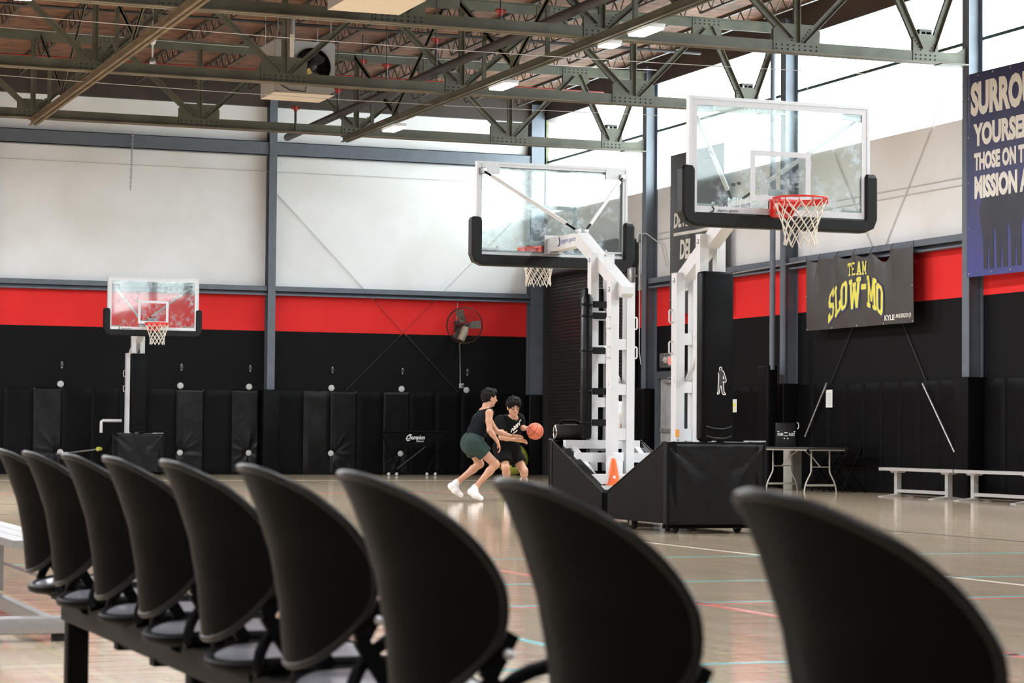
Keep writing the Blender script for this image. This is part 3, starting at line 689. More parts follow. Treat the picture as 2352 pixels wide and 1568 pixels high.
    # base steel
    q=MB(); q.box(-.47,-.40,.08,1.38,.12,.22); q.box(.40,.47,.08,1.38,.12,.22); q.box(-.47,.47,.08,.18,.12,.22); q.box(-.47,.47,.86,1.40,.10,.42)
    base=q.build('base_frame',M['white_paint'],t)
    q=MB(); q.box(-.45,.45,.52,.60,.645,.745); q.build('cross_beam',M['white_paint'],base)
    q=MB(); q.box(-.40,.45,.22,.30,.785,.875); q.build('cross_beam',M['white_paint'],base)
    q=MB(); q.box(-.45,.45,.84,1.26,.42,.53); q.build('ballast_box',M['white_paint'],base)
    q=MB(); q.bbox(.10,.24,.88,1.0,.52,.66,.006); q.box(.12,.22,.86,.98,.66,.71); q.build('jack_block',M['white_paint'],base)
    q=MB(); q.bbox(.05,.15,.86,.90,.66,.75,.005); q.build('hitch_bracket',M['white_paint'],base)
    for s in (-1,1):
        q=MB(); q.bar((s*.36,.30,.765),(s*.36,1.36,.20),.06,.09); q.build('sloped_rail',M['white_paint'],base)
        for yy in (.22,1.2):
            q=MB(); q.lathe([(0,-.025),(.05,-.025),(.06,-.015),(.06,.015),(.05,.025),(0,.025)],(s*.33,yy,.06),'x',14); w_=q.build('wheel',M['rubber'],base)
            q=MB(); q.box(s*.33-.035,s*.33-.028,yy-.03,yy+.03,.04,.125); q.box(s*.33+.028,s*.33+.035,yy-.03,yy+.03,.04,.125); q.box(s*.33-.035,s*.33+.035,yy-.03,yy+.03,.118,.125); q.build('caster_fork',M['galv'],w_)
    q=MB(); q.box(-.5,.5,.10,.14,.05,.09); q.tube([(-.48,.06,.03),(-.48,.06,.12)],.02,8); q.tube([(.48,.06,.03),(.48,.06,.12)],.02,8); q.build('levelling_bar',M['black_metal'],base)
    # base padding: creased vinyl front panel and wedge side panels
    def padface(x0,x1,z0,z1,y,sg,seed):
        rs=np.random.RandomState(seed)
        def fn(u,v):
            x=x0+(x1-x0)*u; z=z0+(z1-z0)*v; e=min(u,1-u)*abs(x1-x0); ev=min(v,1-v)*(z1-z0)
            d=0
            for cx_,sgn in ((x0,1),(x1,-1)):       # swags hanging from the two upper corners
                dx=(x-cx_)*sgn; dz=z1-z
                rr=math.hypot(dx,dz)+1e-5; a=math.atan2(dz,max(dx,1e-5))
                d+=.016*math.exp(-((a-.95)/.13)**2)*math.exp(-rr/.35)*min(1,rr/.06)
                d-=.010*math.exp(-((a-.65)/.12)**2)*math.exp(-rr/.4)*min(1,rr/.06)
            d+=.008*math.sin(9*z+3*(x-(x0+x1)/2)**2*6+seed)*math.exp(-((u-.5)/.28)**2)*(1-v)
            d+=.004*math.sin(17*x+4*z+seed)
            d*=min(1,e/.05)*min(1,ev/.05)
            edge=min(e,ev); rd=.02
            if edge<rd: d-=rd-math.sqrt(max(0,rd*rd-(rd-edge)**2))
            return (x,y+sg*d,z)
        return fn
    q=MB(); q.grid(padface(-.52,.52,.09,.87,-.0,-1,3),44,36); q.box(-.52,.52,.004,.075,.092,.868); fp=q.build('front_pad',M['vinyl_wrinkled'],t)
    for s in (-1,1):
        q=MB(); pr=[(.0,.10),(.0,.868),(.06,.875),(1.41,.375),(1.425,.35),(1.425,.10)]
        q.prism(pr,min(s*.415,s*.515),max(s*.415,s*.515),'x'); sp=q.build('side_pad',M['vinyl'],t)
        q=MB(); q.tube([(s*.515,p_[0],p_[1]) for p_ in pr[1:5]],.008,6); q.tube([(s*.415,p_[0],p_[1]) for p_ in pr[2:5]],.006,6); q.tube([(s*.518,.002,.1),(s*.518,.002,.87)],.009,6); q.build('piping',M['pad_foam'],sp)
    q=MB(); q.box(-.50,.50,.0,.18,.86,.872); q.build('top_flap',M['vinyl'],t)
    q=MB(); q.bar((.30,.02,.882),(.53,.02,.882),.02,.012); q.build('hook_tape',M['galv'],fp)
    # mast pad
    q=MB(); q.bbox(-.165,.165,-.03,.12,.885,2.50,.03); mp=q.build('mast_pad',M['vinyl'],t)
    q=MB(); 
    for zz in (.93,1.02):
        q.tube([(-.13,-.032,zz),(-.05,-.04,zz-.02),(.05,-.042,zz-.025),(.14,-.033,zz)],.012,6)
    q.build('pad_fold',M['vinyl_wrinkled'],mp)
    # player outline print on the mast pad
    def outl(pts,w=.0055,closed=False):
        q_=MB(); q_.tube([(x_,-.0325,z_) for x_,z_ in pts],w,5,closed=closed); return q_
    S=.262/325; X0,Z0_=.035,1.455
    P=[(748,440),(757,440),(750,425),(752,408),(765,402),(780,408),(782,425),(778,438),(800,452),(815,480),(822,510),(838,545),(838,570),(825,584),(805,578),(800,570),(806,610),(803,630),(808,670),(812,700),(830,715),(830,728),(800,726),(785,706),(780,660),(770,625),(760,625),(755,670),(748,705),(742,722),(722,722),(722,712),(733,690),(733,640),(738,600),(740,540),(742,500),(732,470)]
    P=[(X0+(x_-780)*S/1.0,Z0_+(565-z_)*S) for x_,z_ in P]
    outl(P,.0045).build('player_outline',M['print_white'],mp)
    q=MB(); q.add([(x_,-.0312,z_) for x_,z_ in P],[tuple(range(len(P)))]); q.build('player_print',M['label_black'],mp)
    P2=[(X0+(x_-780)*S,Z0_+(565-z_)*S) for x_,z_ in ((798,500),(795,545),(815,540),(803,510))]
    q=MB(); q.add([(x_,-.034,z_) for x_,z_ in P2],[(0,1,2,3)]); q.build('player_highlight',M['print_white'],mp)
    return t
h1=make_hoop(); h1.location=(9.75,20.2,0)
h1['label']='portable hoop facing the seats, its red rim and padded mast in front'; h1['group']='portable basketball hoops'
h2=copy_tree(h1); h2.location=(9.75,23.2,0); h2.rotation_euler=(0,0,PI)
h2['label']='portable hoop seen from behind, white mast ladder bare, back to back with another'
h3=copy_tree(h1); h3.location=(9.82,47.3,0)
h3['label']='portable hoop standing by the back wall in front of the red band'
# the hoop seen from behind has a longer white handle on the far one
for c_ in [c for c in h3.children_recursive if c.name.startswith(('player_','notice_','warning_'))]: bpy.data.objects.remove(c_)
q=MB(); q.tube([(-.16,.9,1.13),(-.55,.9,1.13),(-.58,.9,1.11),(-.58,.9,.88)],.035,4); q.build('tow_handle',M['white_paint'],h3)
# ================================================================ FOREGROUND SEATING
def interp(t,tab):
    for (a,b),(c,d) in zip(tab[:-1],tab[1:]):
        if t<=c: return b+(d-b)*(t-a)/(c-a) if c>a else b
    return tab[-1][1]
def smooth_loop(tab,n):
    """closed symmetric outline from right-half table [(half width, height)] top->bottom"""
    P=[(y,z) for y,z in tab]; full=P+[(-y,z) for y,z in P[-2:0:-1]]
    m=len(full); out=[]
    for i in range(m):
        p0,p1,p2,p3=[Vector(full[(i+k)%m]) for k in (-1,0,1,2)]
        for j in range(n):
            t=j/n; out.append(.5*((2*p1)+(p2-p0)*t+(2*p0-5*p1+4*p2-p3)*t*t+(3*p1-p0-3*p2+p3)*t*t*t))
    return out
BACK_OUT=[(0,.868),(.065,.864),(.115,.850),(.170,.817),(.207,.772),(.229,.722),(.236,.665),(.226,.600),(.196,.548),(.150,.504),(.095,.474),(.04,.461),(0,.459)]
def back_x(y,z):
    s=(.868-z)/.408
    xc=.105*interp(max(0,min(1,s)),[(0,0),(.10,.20),(.21,.385),(.44,.69),(.7,.88),(1,1)])
    return xc+2.45*abs(y)**2.0*(1-.25*max(0,s-.6))
def make_chair():
    t=thing('beam_chair','x','chair')
    loop=smooth_loop(BACK_OUT,3); n=len(loop); c=Vector((0,.665)); th=.011
    q=MB(); rings=9
    for side in (0,1):
        vs=[];fs=[]
        for r in range(rings+1):
            f=r/rings
            for p in loop:
                y,z=c+(p-c)*f; vs.append((back_x(y,z)+(th if side else 0),y,z))
        for r in range(rings):
            for k in range(n): 
                a=(r*n+k,r*n+(k+1)%n,(r+1)*n+(k+1)%n,(r+1)*n+k); fs.append(a)
        q.add(vs,fs,True)
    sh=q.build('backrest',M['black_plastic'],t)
    q=MB(); q.tube([(back_x(p.x,p.y)+th/2,p.x,p.y) for p in loop],.0085,8,closed=True); q.build('rim',M['rim_plastic'],sh)
    # seat pan: dished shell with rounded rear and waterfall front
    SEAT=[(0,.13),(.07,.137),(.14,.160),(.195,.205),(.222,.27),(.228,.36),(.226,.45),(.215,.54),(.17,.585),(.09,.60),(0,.603)]
    sl=smooth_loop(SEAT,3); n=len(sl); c=Vector((0,.37))
    def sz(y,x): 
        u=(x-.37)/.24
        return .425-.020*(1-min(1,(y/.2)**2))*max(0,1-u*u*.8)-.045*max(0,(x-.50)/.10)**2-.012*max(0,(.22-x)/.09)
    q=MB()
    for dz in (0,-.012):
        vs=[];fs=[]
        for r in range(rings+1):
            f=r/rings
            for p in sl:
                y,x=c+(p-c)*f; vs.append((x,y,sz(y,x)+dz))
        for r in range(rings):
            for k in range(n): fs.append((r*n+k,r*n+(k+1)%n,(r+1)*n+(k+1)%n,(r+1)*n+k))
        q.add(vs,fs,True)
    se=q.build('seat',M['seat_painted_sheen'],t)
    q=MB(); q.tube([(p.y,p.x,sz(p.x,p.y)-.010) for p in sl],.016,8,closed=True); q.build('rim',M['black_plastic'],se)
    # curved side arms joining back and seat
    for s in (-1,1):
        q=MB(); pts=[]
        for i in range(11):
            a=i/10; ang=PI*.5+a*PI*.62
            pts.append((.34+.13*math.cos(ang)*1.0-.03*a,s*(.215-.03*math.sin(a*PI)),.545+.0-.13*(1-math.cos(a*PI*.85))*.62))
        q.tube(pts,[.015]*11,6)
        # strap down to the pan
        q.bar((.245,s*.2,.60),(.20,s*.205,.52),.03,.022,up=(0,1,0)); q.bar((.20,s*.205,.525),(.26,s*.215,.43),.032,.022,up=(0,1,0))
        q.build('side_arm',M['black_plastic'],t)
        q=MB(); q.lathe([(0,s*.014),(.008,s*.014),(.010,0)],(.235,s*.215,.565),'y',8); q.build('screw',M['galv'],t)
    q=MB(); q.bbox(.17,.47,-.05,.05,.375,.405,.008); q.box(.2,.23,-.06,.06,.36,.40); q.build('seat_bracket',M['black_metal'],t)
    return t
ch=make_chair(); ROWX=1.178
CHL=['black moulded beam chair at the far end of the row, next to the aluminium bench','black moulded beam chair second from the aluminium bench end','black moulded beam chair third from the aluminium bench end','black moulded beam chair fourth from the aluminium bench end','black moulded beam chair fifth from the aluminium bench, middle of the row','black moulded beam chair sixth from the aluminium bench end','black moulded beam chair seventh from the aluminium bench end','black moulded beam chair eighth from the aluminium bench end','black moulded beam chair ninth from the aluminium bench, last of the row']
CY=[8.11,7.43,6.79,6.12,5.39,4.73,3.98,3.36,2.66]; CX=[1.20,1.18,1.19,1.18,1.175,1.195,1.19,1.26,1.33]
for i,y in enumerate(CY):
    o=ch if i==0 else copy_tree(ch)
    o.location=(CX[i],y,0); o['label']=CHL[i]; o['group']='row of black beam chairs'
bm_=thing('seating_beam','black steel beam on posts that carries the row of chairs','beam',(1.42,0,0))
q=MB(); q.bbox(-.04,.04,1.9,7.86,.31,.39,.006); q.build('rail',M['black_metal'],bm_)
for y in (7.78,6.0,4.2,2.4):
    p=thing; q=MB(); q.bbox(-.035,.035,y-.04,y+.04,.04,.32,.008); o=q.build('post',M['black_metal'],bm_)
    q=MB(); q.bbox(-.24,.26,y-.10,y,.0,.045,.012); q.build('foot',M['black_metal'],bm_)
for y in (6.9,6.4,5.5,5.0,3.6,3.0):
    q=MB(); q.box(-.045,.045,y-.03,y+.03,.296,.315); q.build('clamp',M['black_metal'],bm_)
# aluminium bench beyond the row (only its end shows)
def ribbed_plank(q,x0,x1,y0,y1,z,axis='y',th=.035):
    n=3
    for i in range(n):
        a=x0+(x1-x0)*i/n; b=x0+(x1-x0)*(i+1)/n-.006
        if axis=='y': q.box(a,b,y0,y1,z-.006,z)
    q.box(x0,x1-.006,y0,y1,z-th,z-.006)
t=thing('aluminium_bench','long aluminium bench with a foot beam standing past the end of the chair row','bench',(0,0,0))
q=MB(); ribbed_plank(q,1.66,1.945,10.7,15.6,.44); q.build('seat_plank',M['alu_dull'],t)
for y in (12.45,15.0):
    q=MB(); q.box(1.74,1.88,y-.03,y+.03,.10,.405); q.build('leg',M['alu_dull'],t)
q=MB(); q.bbox(.9,1.93,10.5,10.62,.035,.108,.006); q.build('foot_beam',M['alu_dull'],t)
q=MB(); q.box(.9,1.40,10.62,12.6,.09,.104); q.build('foot_board',M['alu_dull'],t)
q=MB(); q.box(1.78,1.84,10.62,15.05,.045,.10); q.build('runner',M['alu_dull'],t)
for x_ in (1.0,1.85): 
    q=MB(); q.box(x_-.03,x_+.03,10.53,10.6,0,.036); q.build('rubber_foot',M['rubber'],t)
q=MB(); q.box(1.74,1.88,14.97,15.03,0,.1); q.build('foot',M['alu_dull'],t)
# ================================================================ THINGS ON THE WALLS
M['disc']=mat('pale_plastic_disc',(.52,.52,.52),.5,var=.1,scale=20)
M['plate_dark']=mat('scuffed_dark_plate',(.03,.03,.03),.4,var=.3)
UPX=[8.645,11.212,12.73,14.589,16.211,17.744]; LOX=[8.65,11.209,12.723,14.576,16.183]
for i,x in enumerate(UPX):
    q=MB(); q.lathe([(0,-.016),(.062,-.016),(.070,-.010),(.070,0)],(0,0,0),'y',20); o=q.build('wall_disc',M['disc']); o.location=(x,YB-.002,1.90)
    tag(o,['pale round disc on the black wall left of the far hoop','pale round disc on the black wall right of the far hoop','pale round disc on the black wall close to the steel column','pale round disc on the black wall beyond the steel column','pale round disc on the black wall above the folded rebounder','pale round disc on the black wall under the wall fan outlet'][i],'disc','upper row of wall discs')
    t=thing('wall_latch',['small dark latch with two bright screws above the disc left of the far hoop','small dark latch with two bright screws right of the far hoop','small dark latch with two bright screws close to the steel column','small dark latch with two bright screws beyond the steel column','small dark latch with two bright screws above the rebounder','small dark latch with two bright screws beside the fan outlet'][i],'latch',(x+.02,YB,2.30),group='row of wall latches')
    q=MB(); q.bbox(-.035,.035,-.03,0,-.045,.045,.008); q.build('latch_plate',M['plate_dark'],t)
    for z in (-.055,.055):
        q=MB(); q.lathe([(0,-.016),(.014,-.014),(.018,0)],(0,-.004,z),'y',8); q.build('screw',M['disc'],t)
for i,x in enumerate(LOX):
    q=MB(); q.lathe([(0,-.016),(.055,-.016),(.064,-.010),(.064,0)],(0,0,0),'y',20); o=q.build('wall_disc',M['disc']); o.location=(x,YB-.052,.465)
    tag(o,['pale round disc pinching the vinyl pad left of the far hoop','pale round disc pinching the vinyl pad right of the far hoop','pale round disc pinching the vinyl pad close to the steel column','pale round disc pinching the vinyl pad beyond the steel column','pale round disc pinching the vinyl pad behind the rebounder'][i],'disc','lower row of pad discs')
# wall fan ---------------------------------------------------------------
M['fan_grey']=mat('grey_green_fan_metal',(.13,.125,.105),.5,.2,var=.15)
M['fan_motor']=mat('taupe_fan_motor',(.33,.27,.20),.5,.1,var=.12)
M['cage']=mat('dark_fan_wire',(.05,.02,.02),.5,.2,var=.1)
fc=at(1067,747,Y=YB-.45)
t=thing('wall_fan','round caged wall fan with three blades over the red band','fan',(fc.x,fc.y,fc.z))
FR=Matrix.Rotation(math.radians(-12),4,'Z')@Matrix.Rotation(math.radians(8),4,'X')
q=MB(); R_=.40
def fp(a,r,y): return FR@Vector((r*math.cos(a),y,r*math.sin(a)))
for y in (-.06,.06): q.tube([fp(2*PI*i/40,R_,y) for i in range(40)],.009,5,closed=True)
for r in (.12,.22,.31): q.tube([fp(2*PI*i/32,r,-.085-.02*(1-r/.4)) for i in range(32)],.003,4,closed=True)
for k in range(40):
    a=2*PI*k/40; q.tube([fp(a,.07,-.10),fp(a+.12,.25,-.09),fp(a+.16,R_,-.06)],.0022,3,False); q.tube([fp(a,.07,.09),fp(a-.1,.25,.085),fp(a-.14,R_,.06)],.0022,3,False); q.tube([fp(a+.16,R_,-.06),fp(a+.16,R_,.06)],.0022,3,False)
q.build('cage',M['cage'],t)
for a0 in (112,4,236):
    a=math.radians(a0); q=MB(); vs=[]
    for r,w,tw in ((.07,.05,.0),(.18,.075,.03),(.36,.085,.035)):
        for s in (-1,1): vs.append(FR@Vector((r*math.cos(a)-s*w*math.sin(a),s*tw,r*math.sin(a)+s*w*math.cos(a))))
    q.add(vs,[(0,1,3,2),(2,3,5,4)]); q.add([v+Vector((0,.006,0)) for v in vs],[(0,1,3,2),(2,3,5,4)]); q.build('blade',M['fan_grey'],t)
q=MB(); q.lathe([(0,-.07),(.05,-.07),(.06,-.04),(.06,.05),(0,.05)],(0,0,0),'y',14); q.build('hub',M['cage'],t)
q=MB(); q.tube([(-.02,-.13,-.05),(-.06,-.15,-.16),(-.14,-.15,-.34)],[.075,.095,.085],12); q.build('motor',M['fan_motor'],t)
q=MB(); q.tube([(-.02,.06,0),(-.02,.45,.0)],.025,8); q.bbox(-.09,.05,.42,.452,-.12,.12,.01); q.build('wall_bracket',M['cage'],t)
q=MB(); q.tube([(-.06,.40,.10),(-.03,.38,.54)],.006,5); q.build('safety_wire',M['wire'],t)
q=MB(); bx_=17.50; pts=[(at(1056,790,Y=YB-.02).x-fc.x,.43,at(1056,790,Y=YB-.02).z-fc.z),(at(1057,880,Y=YB-.02).x-fc.x,.43,at(1057,880,Y=YB-.02).z-fc.z)]
q.tube([(-.13,-.1,-.40),(-.02,.3,-.52),pts[0],pts[1]],.010,6); q.build('cord',M['wire'],t)
op=at(1058.5,886,Y=YB)
t=thing('outlet_box','small grey outlet box under the wall fan cord','outlet',(op.x,YB,op.z))
q=MB(); q.bbox(-.055,.055,-.06,0,-.055,.055,.008); q.build('box_body',M['galv'],t)
q=MB(); q.box(.005,.04,-.064,-.059,-.02,.02); q.build('socket',M['plate_dark'],t)
# roller shutter: door_1 with slats ------------------------------------------
M['shutter']=mat('black_shutter_slat',(.034,.033,.032),.38,.2,var=.15,scale=8,spec=.6)
M['shutter_guide']=mat('dark_shutter_guide',(.02,.022,.025),.5,.1,var=.1)
d1=thing('door_1','black slatted roller shutter in the corner of the side wall',None,(XR-.05,44.38,0),kind='structure')
sy=4.78; pitch=.078
q=MB(); prof=[(-.018,0),(-.030,.02),(-.030,.046),(-.012,.066),(-.012,.078),(.0,.078),(.0,0)]
q.prism(prof,0,sy,'y') if False else None
vs=[(x,0,z) for x,z in prof]+[(x,sy,z) for x,z in prof]; n=len(prof)
q.add(vs,[tuple(range(n)),tuple(range(2*n-1,n-1,-1))]+[(i,i+n,(i+1)%n+n,(i+1)%n) for i in range(n)])
sm=q.mesh('slat',M['shutter'])
for i in range(57):
    o=bpy.data.objects.new('slat',sm); COL.objects.link(o); o.parent=d1; o.location=(0,0,.02+i*pitch)
for y0,y1 in ((-.08,.02),(sy-.02,sy+.09)):
    q=MB(); q.box(-.12,.0,y0,y1,0,4.5); q.build('guide_rail',M['shutter_guide'],d1)
q=MB(); q.bbox(-.50,.02,-.12,sy+.05,4.42,4.98,.06); q.build('shutter_hood',M['shutter_guide'],d1)
mt=thing('shutter_motor','grey cylindrical gear motor hanging by the roller shutter hood','motor',(XR-.30,44.0,4.03))
q=MB(); q.lathe([(0,.32),(.075,.32),(.085,.30),(.085,.02),(.07,0),(0,0)],(0,0,0),'z',16); q.build('motor_body',M['galv'],mt)
q=MB(); q.bbox(-.09,.09,-.09,.09,-.12,0,.01); q.bbox(-.06,.06,-.16,.06,-.26,-.13,.01); q.build('gear_case',M['dark_steel'],mt)
q=MB(); q.tube([(.05,.12,.15),(.29,.12,.18)],.02,6); q.build('mount_arm',M['galv'],mt)
pipe('power_cable',[(XR-.30,43.52,5.0),(XR-.30,43.28,5.0),(XR-.1,42.95,4.75),(XR-.06,42.8,4.3)],.012,M['wire'],'pale cable looping from the column to the side wall','cable')
pipe('drop_conduit',[(XR-.29,43.60,4.9),(XR-.29,43.60,2.6),(XR-.29,43.5,2.35)],.012,M['wire'],'pale conduit running down the column by the shutter','conduit')
t=thing('junction_box','small grey box on the column above the shutter motor','box',(XR-.31,43.62,4.93)); q=MB(); q.bbox(-.03,.03,-.05,.05,-.09,.09,.006); q.build('box_body',M['galv'],t); q=MB(); q.box(-.034,-.029,-.03,.03,-.07,.07); q.build('box_cover',M['alu'],t)
# grey exit door ----------------------------------------------------------------
M['door_grey']=mat('scuffed_grey_door',(.33,.33,.33),.5,var=.22,scale=3,detail=7)
M['frame_blue']=mat('dark_blue_door_frame',(.06,.072,.085),.5,var=.1)
d2=thing('door_2','scuffed grey steel exit door in a dark frame',None,(XR-.02,42.02,0),kind='structure')
q=MB(); q.box(-.05,.0,0,1.0,0,2.06); q.build('door_leaf',M['door_grey'],d2)
q=MB(); q.box(-.12,.01,1.0,1.14,0,2.2); q.box(-.12,.01,-.14,0,0,2.2); q.box(-.12,.01,0,1.0,2.06,2.2); q.build('door_frame',M['frame_blue'],d2)
q=MB(); q.bbox(-.10,-.05,.12,.95,.98,1.06,.01); q.build('panic_bar',M['galv'],d2)
q=MB(); q.bbox(-.12,-.05,.45,.75,1.96,2.03,.01); q.tube([(-.09,.5,2.03),(-.2,.35,2.06),(-.09,.2,2.08)],.01,6); q.build('door_closer',M['galv'],d2)
# exit sign in a wire cage
M['exit_red']=emat('lit_red_exit_letters',(1,.12,.10),1.5); M['sign_white']=mat('white_sign_plastic',(.72,.70,.66),.4,var=.04)
t=thing('exit_sign','white exit sign with two lamp heads inside a wire cage above the grey door','sign',(XR-.02,42.38,2.28))
q=MB(); q.bbox(-.12,-.06,-.16,.16,.03,.22,.01); bd_=q.build('sign_body',M['sign_white'],t)
lt=text_mesh('EXIT',M['exit_red'],'sign_letters',bd_,width=.25,height=.13,offset=.03,depth=.004); lt.rotation_euler=(PI/2,0,-PI/2); lt.location=(-.124,0,.125)
for s in (-1,1):
    q=MB(); q.lathe([(0,-.07),(.055,-.06),(.065,-.02),(.05,.05),(0,.06)],(-.11,s*.23,.14),'x',14); q.build('lamp_head',M['sign_white'],t)
q=MB()
for k in range(17):
    y=-.36+.045*k; q.tube([(.0,y,0),(-.20,y,0),(-.20,y,.27),(0,y,.27)],.004,4)
for z in (0,.135,.27): q.tube([(-.20,-.36,z),(-.20,.36,z)],.004,4)
for y in (-.36,.36): q.tube([(0,y,.135),(-.2,y,.135)],.004,4)
q.build('wire_cage',M['galv'],t)
# banners ------------------------------------------------------------------------
def place_on(o,fn):
    """bend flat lettering/cloth onto a banner surface; fn(x,y)->(x,y,offset)"""
    for v in o.data.vertices:
        d=fn(v.co.x,v.co.y); v.co.z+=d
def banner(name,label,yfar,z0,w,h,x,m,disp,cat='banner',sag=lambda x:0):
    t=thing(name,label,cat,(x,yfar,z0)); t.rotation_euler=(PI/2,0,-PI/2)   # local x -> -Y, local y -> Z, local z -> -X
    nu,nv=96,34
    q=MB(); q.grid(lambda u,v:(u*w,v*(h-sag(u*w)),disp(u*w,v*h)),nu,nv); q.grid(lambda u,v:(u*w,v*(h-sag(u*w)),disp(u*w,v*h)-.003),nu,nv,flip=True)
    q.build('cloth',m,t); return t
def letters(t,txt,m,x,y,w,h,disp,lift=.004,offset=.03,shear=0,name='lettering',rot=0):
    o=text_mesh(txt,m,name,t,width=w,height=h,offset=offset,shear=shear,depth=.001)
    c,s=math.cos(rot),math.sin(rot)
    # subdivide long glyph faces so that they follow the folds
    bm=bmesh.new(); bm.from_mesh(o.data); bmesh.ops.triangulate(bm,faces=list(bm.faces)); bmesh.ops.subdivide_edges(bm,edges=[e for e in bm.edges if e.calc_length()>.12],cuts=2,use_grid_fill=True); bm.to_mesh(o.data); bm.free()
    for v in o.data.vertices:
        a,b=v.co.x*c-v.co.y*s+x,v.co.x*s+v.co.y*c+y; v.co=(a,b,disp(a,b)+lift+v.co.z)
    return o
def grommets(t,pts,disp):
    for x,y in pts:
        q=MB(); q.lathe([(.008,0),(.018,.002),(.018,.005),(.008,.006)],(x,y,disp(x,y)+.002),'z',8); q.build('grommet',M['galv'],t)
M['ban_grey']=mat('dark_grey_vinyl_banner',(.048,.046,.043),.36,var=.2,scale=1.5,spec=.6)
M['ban_dark']=mat('charcoal_vinyl_banner',(.040,.040,.044),.45,var=.2,scale=1.5)
M['yellow_print']=mat('yellow_print',(.72,.66,.10),.5,var=.06); M['navy_print']=mat('navy_print',(.055,.065,.16),.5,var=.1)
M['cream_print']=mat('cream_print',(.72,.70,.64),.55,var=.08,scale=4)
fx=[0,.50,1.15,1.72,2.34,2.98,3.63]
def d_team(x,y):
    d=0; v=y/1.22
    for i,f in enumerate(fx[1:-1]): d+=.05*math.exp(-((x-f)/.10)**2)*v**2.5+.006*math.exp(-((x-f)/.2)**2)
    for f in (.82,2.03,2.66): d-=.025*math.exp(-((x-f)/.16)**2)*v**2.5
    d+=.015*math.exp(-((x-.28)/.1)**2)*math.exp(-((v-.55)/.3)**2)-.05*math.exp(-((x-.28)/.12)**2)*v**2
    d+=.012*math.sin(x*5.1+y*2)
    return d+.02
def s_team(x):
    for (a,b_),dp in zip(zip(fx[:-1],fx[1:]),(.05,.02,.07,.09,.20,.03)):
        if a<=x<=b_: return dp*math.sin(PI*(x-a)/(b_-a))
    return 0
bt=banner('wall_banner','dark grey vinyl banner reading TEAM SLOW-MO in yellow','x' and 36.42,2.765,3.63,1.235,XR-.26,M['ban_grey'],d_team,sag=s_team)
W_,H_=3.63,1.235
SER=.16
GLY={'T':[((.5,0),(.5,1)),((0,.92),(1,.92)),((.28,.06),(.72,.06)),((.07,.92),(.07,.74)),((.93,.92),(.93,.74))],
'E':[((.2,0),(.2,1)),((0,.93),(.95,.93)),((0,.07),(.95,.07)),((.2,.5),(.72,.5))],
'A':[((.2,.0),(.48,1)),((.8,0),(.52,1)),((.3,.3),(.7,.3)),((.02,.06),(.38,.06)),((.62,.06),(.98,.06))],
'M':[((.17,0),(.17,1)),((.83,0),(.83,1)),((.17,.97),(.5,.25)),((.83,.97),(.5,.25)),((0,.06),(.34,.06)),((.66,.06),(1,.06)),((0,.94),(.2,.94)),((.8,.94),(1,.94))],
'S':[((.9,.78),(.78,.93)),((.78,.93),(.24,.93)),((.24,.93),(.1,.76)),((.1,.76),(.2,.58)),((.2,.58),(.8,.42)),((.8,.42),(.9,.24)),((.9,.24),(.76,.07)),((.76,.07),(.22,.07)),((.22,.07),(.1,.24)),((.92,.95),(.92,.7)),((.08,.05),(.08,.3))],
'L':[((.28,0),(.28,1)),((.05,.93),(.52,.93)),((.05,.07),(.98,.07)),((.92,.07),(.92,.34))],
'O':[((.12,.2),(.12,.8)),((.12,.8),(.28,.93)),((.28,.93),(.72,.93)),((.72,.93),(.88,.8)),((.88,.8),(.88,.2)),((.88,.2),(.72,.07)),((.72,.07),(.28,.07)),((.28,.07),(.12,.2))],
'W':[((.13,1),(.3,0)),((.3,0),(.5,.75)),((.5,.75),(.7,0)),((.7,0),(.87,1)),((0,.94),(.28,.94)),((.72,.94),(1,.94)),((.38,.8),(.62,.8))],
'-':[((0,.5),(1,.5))]}
def glyph(t,chx,m,cx_,cy_,w,h,th,disp,lift,sk):
    """block serif capital from straight strokes; sk leans the letter along the arch"""
    q=MB()
    for p0,p1 in GLY[chx]:
        a=Vector(((p0[0]-.5)*w,(p0[1]-.5)*h)); b_=Vector(((p1[0]-.5)*w,(p1[1]-.5)*h)); d=(b_-a); L_=d.length; d=d/L_; n=Vector((-d.y,d.x)); tt=th if chx!='-' else h
        a=a-d*th*.2; b_=b_+d*th*.2
        k=max(4,int(L_/.03)); vs=[]
        for i in range(k+1):
            for s in (-.5,.5):
                p=a+(b_-a)*(i/k)+n*tt*s; X_,Y_=cx_+p.x,cy_+p.y+sk*p.x; vs.append((X_,Y_,disp(X_,Y_)+lift+.004))
        q.add(vs,[(2*i,2*i+1,2*i+3,2*i+2) for i in range(k)])
    q.build('lettering',m,t)
for i,chx in enumerate('TEAM'):
    cx_=(.405+.0425*i+.021)*W_+(.0 if i<3 else .012); cy_=(1-.208)*H_; w=.128 if i<3 else .158
    glyph(bt,chx,M['navy_print'],cx_+.008,cy_-.008,w,.215,.046,d_team,.004,0); glyph(bt,chx,M['yellow_print'],cx_,cy_,w,.215,.030,d_team,.0065,0)
for chx,xc,v0,v1,w,sk in (('S',.247,.48,.865,.054,.75),('L',.315,.415,.80,.060,.6),('O',.378,.375,.745,.054,.45),('W',.474,.345,.735,.098,.12),('-',.553,.425,.50,.042,0),('M',.634,.355,.765,.092,-.25),('O',.709,.46,.85,.054,-.6)):
    wd_,hh=w*W_,(v1-v0)*H_; cx_,cy_=xc*W_,(1-(v0+v1)/2)*H_
    glyph(bt,chx,M['navy_print'],cx_+.014,cy_-.012,wd_,hh,.105 if chx!='-' else .1,d_team,.004,sk); glyph(bt,chx,M['yellow_print'],cx_,cy_,wd_,hh,.066,d_team,.0065,sk)
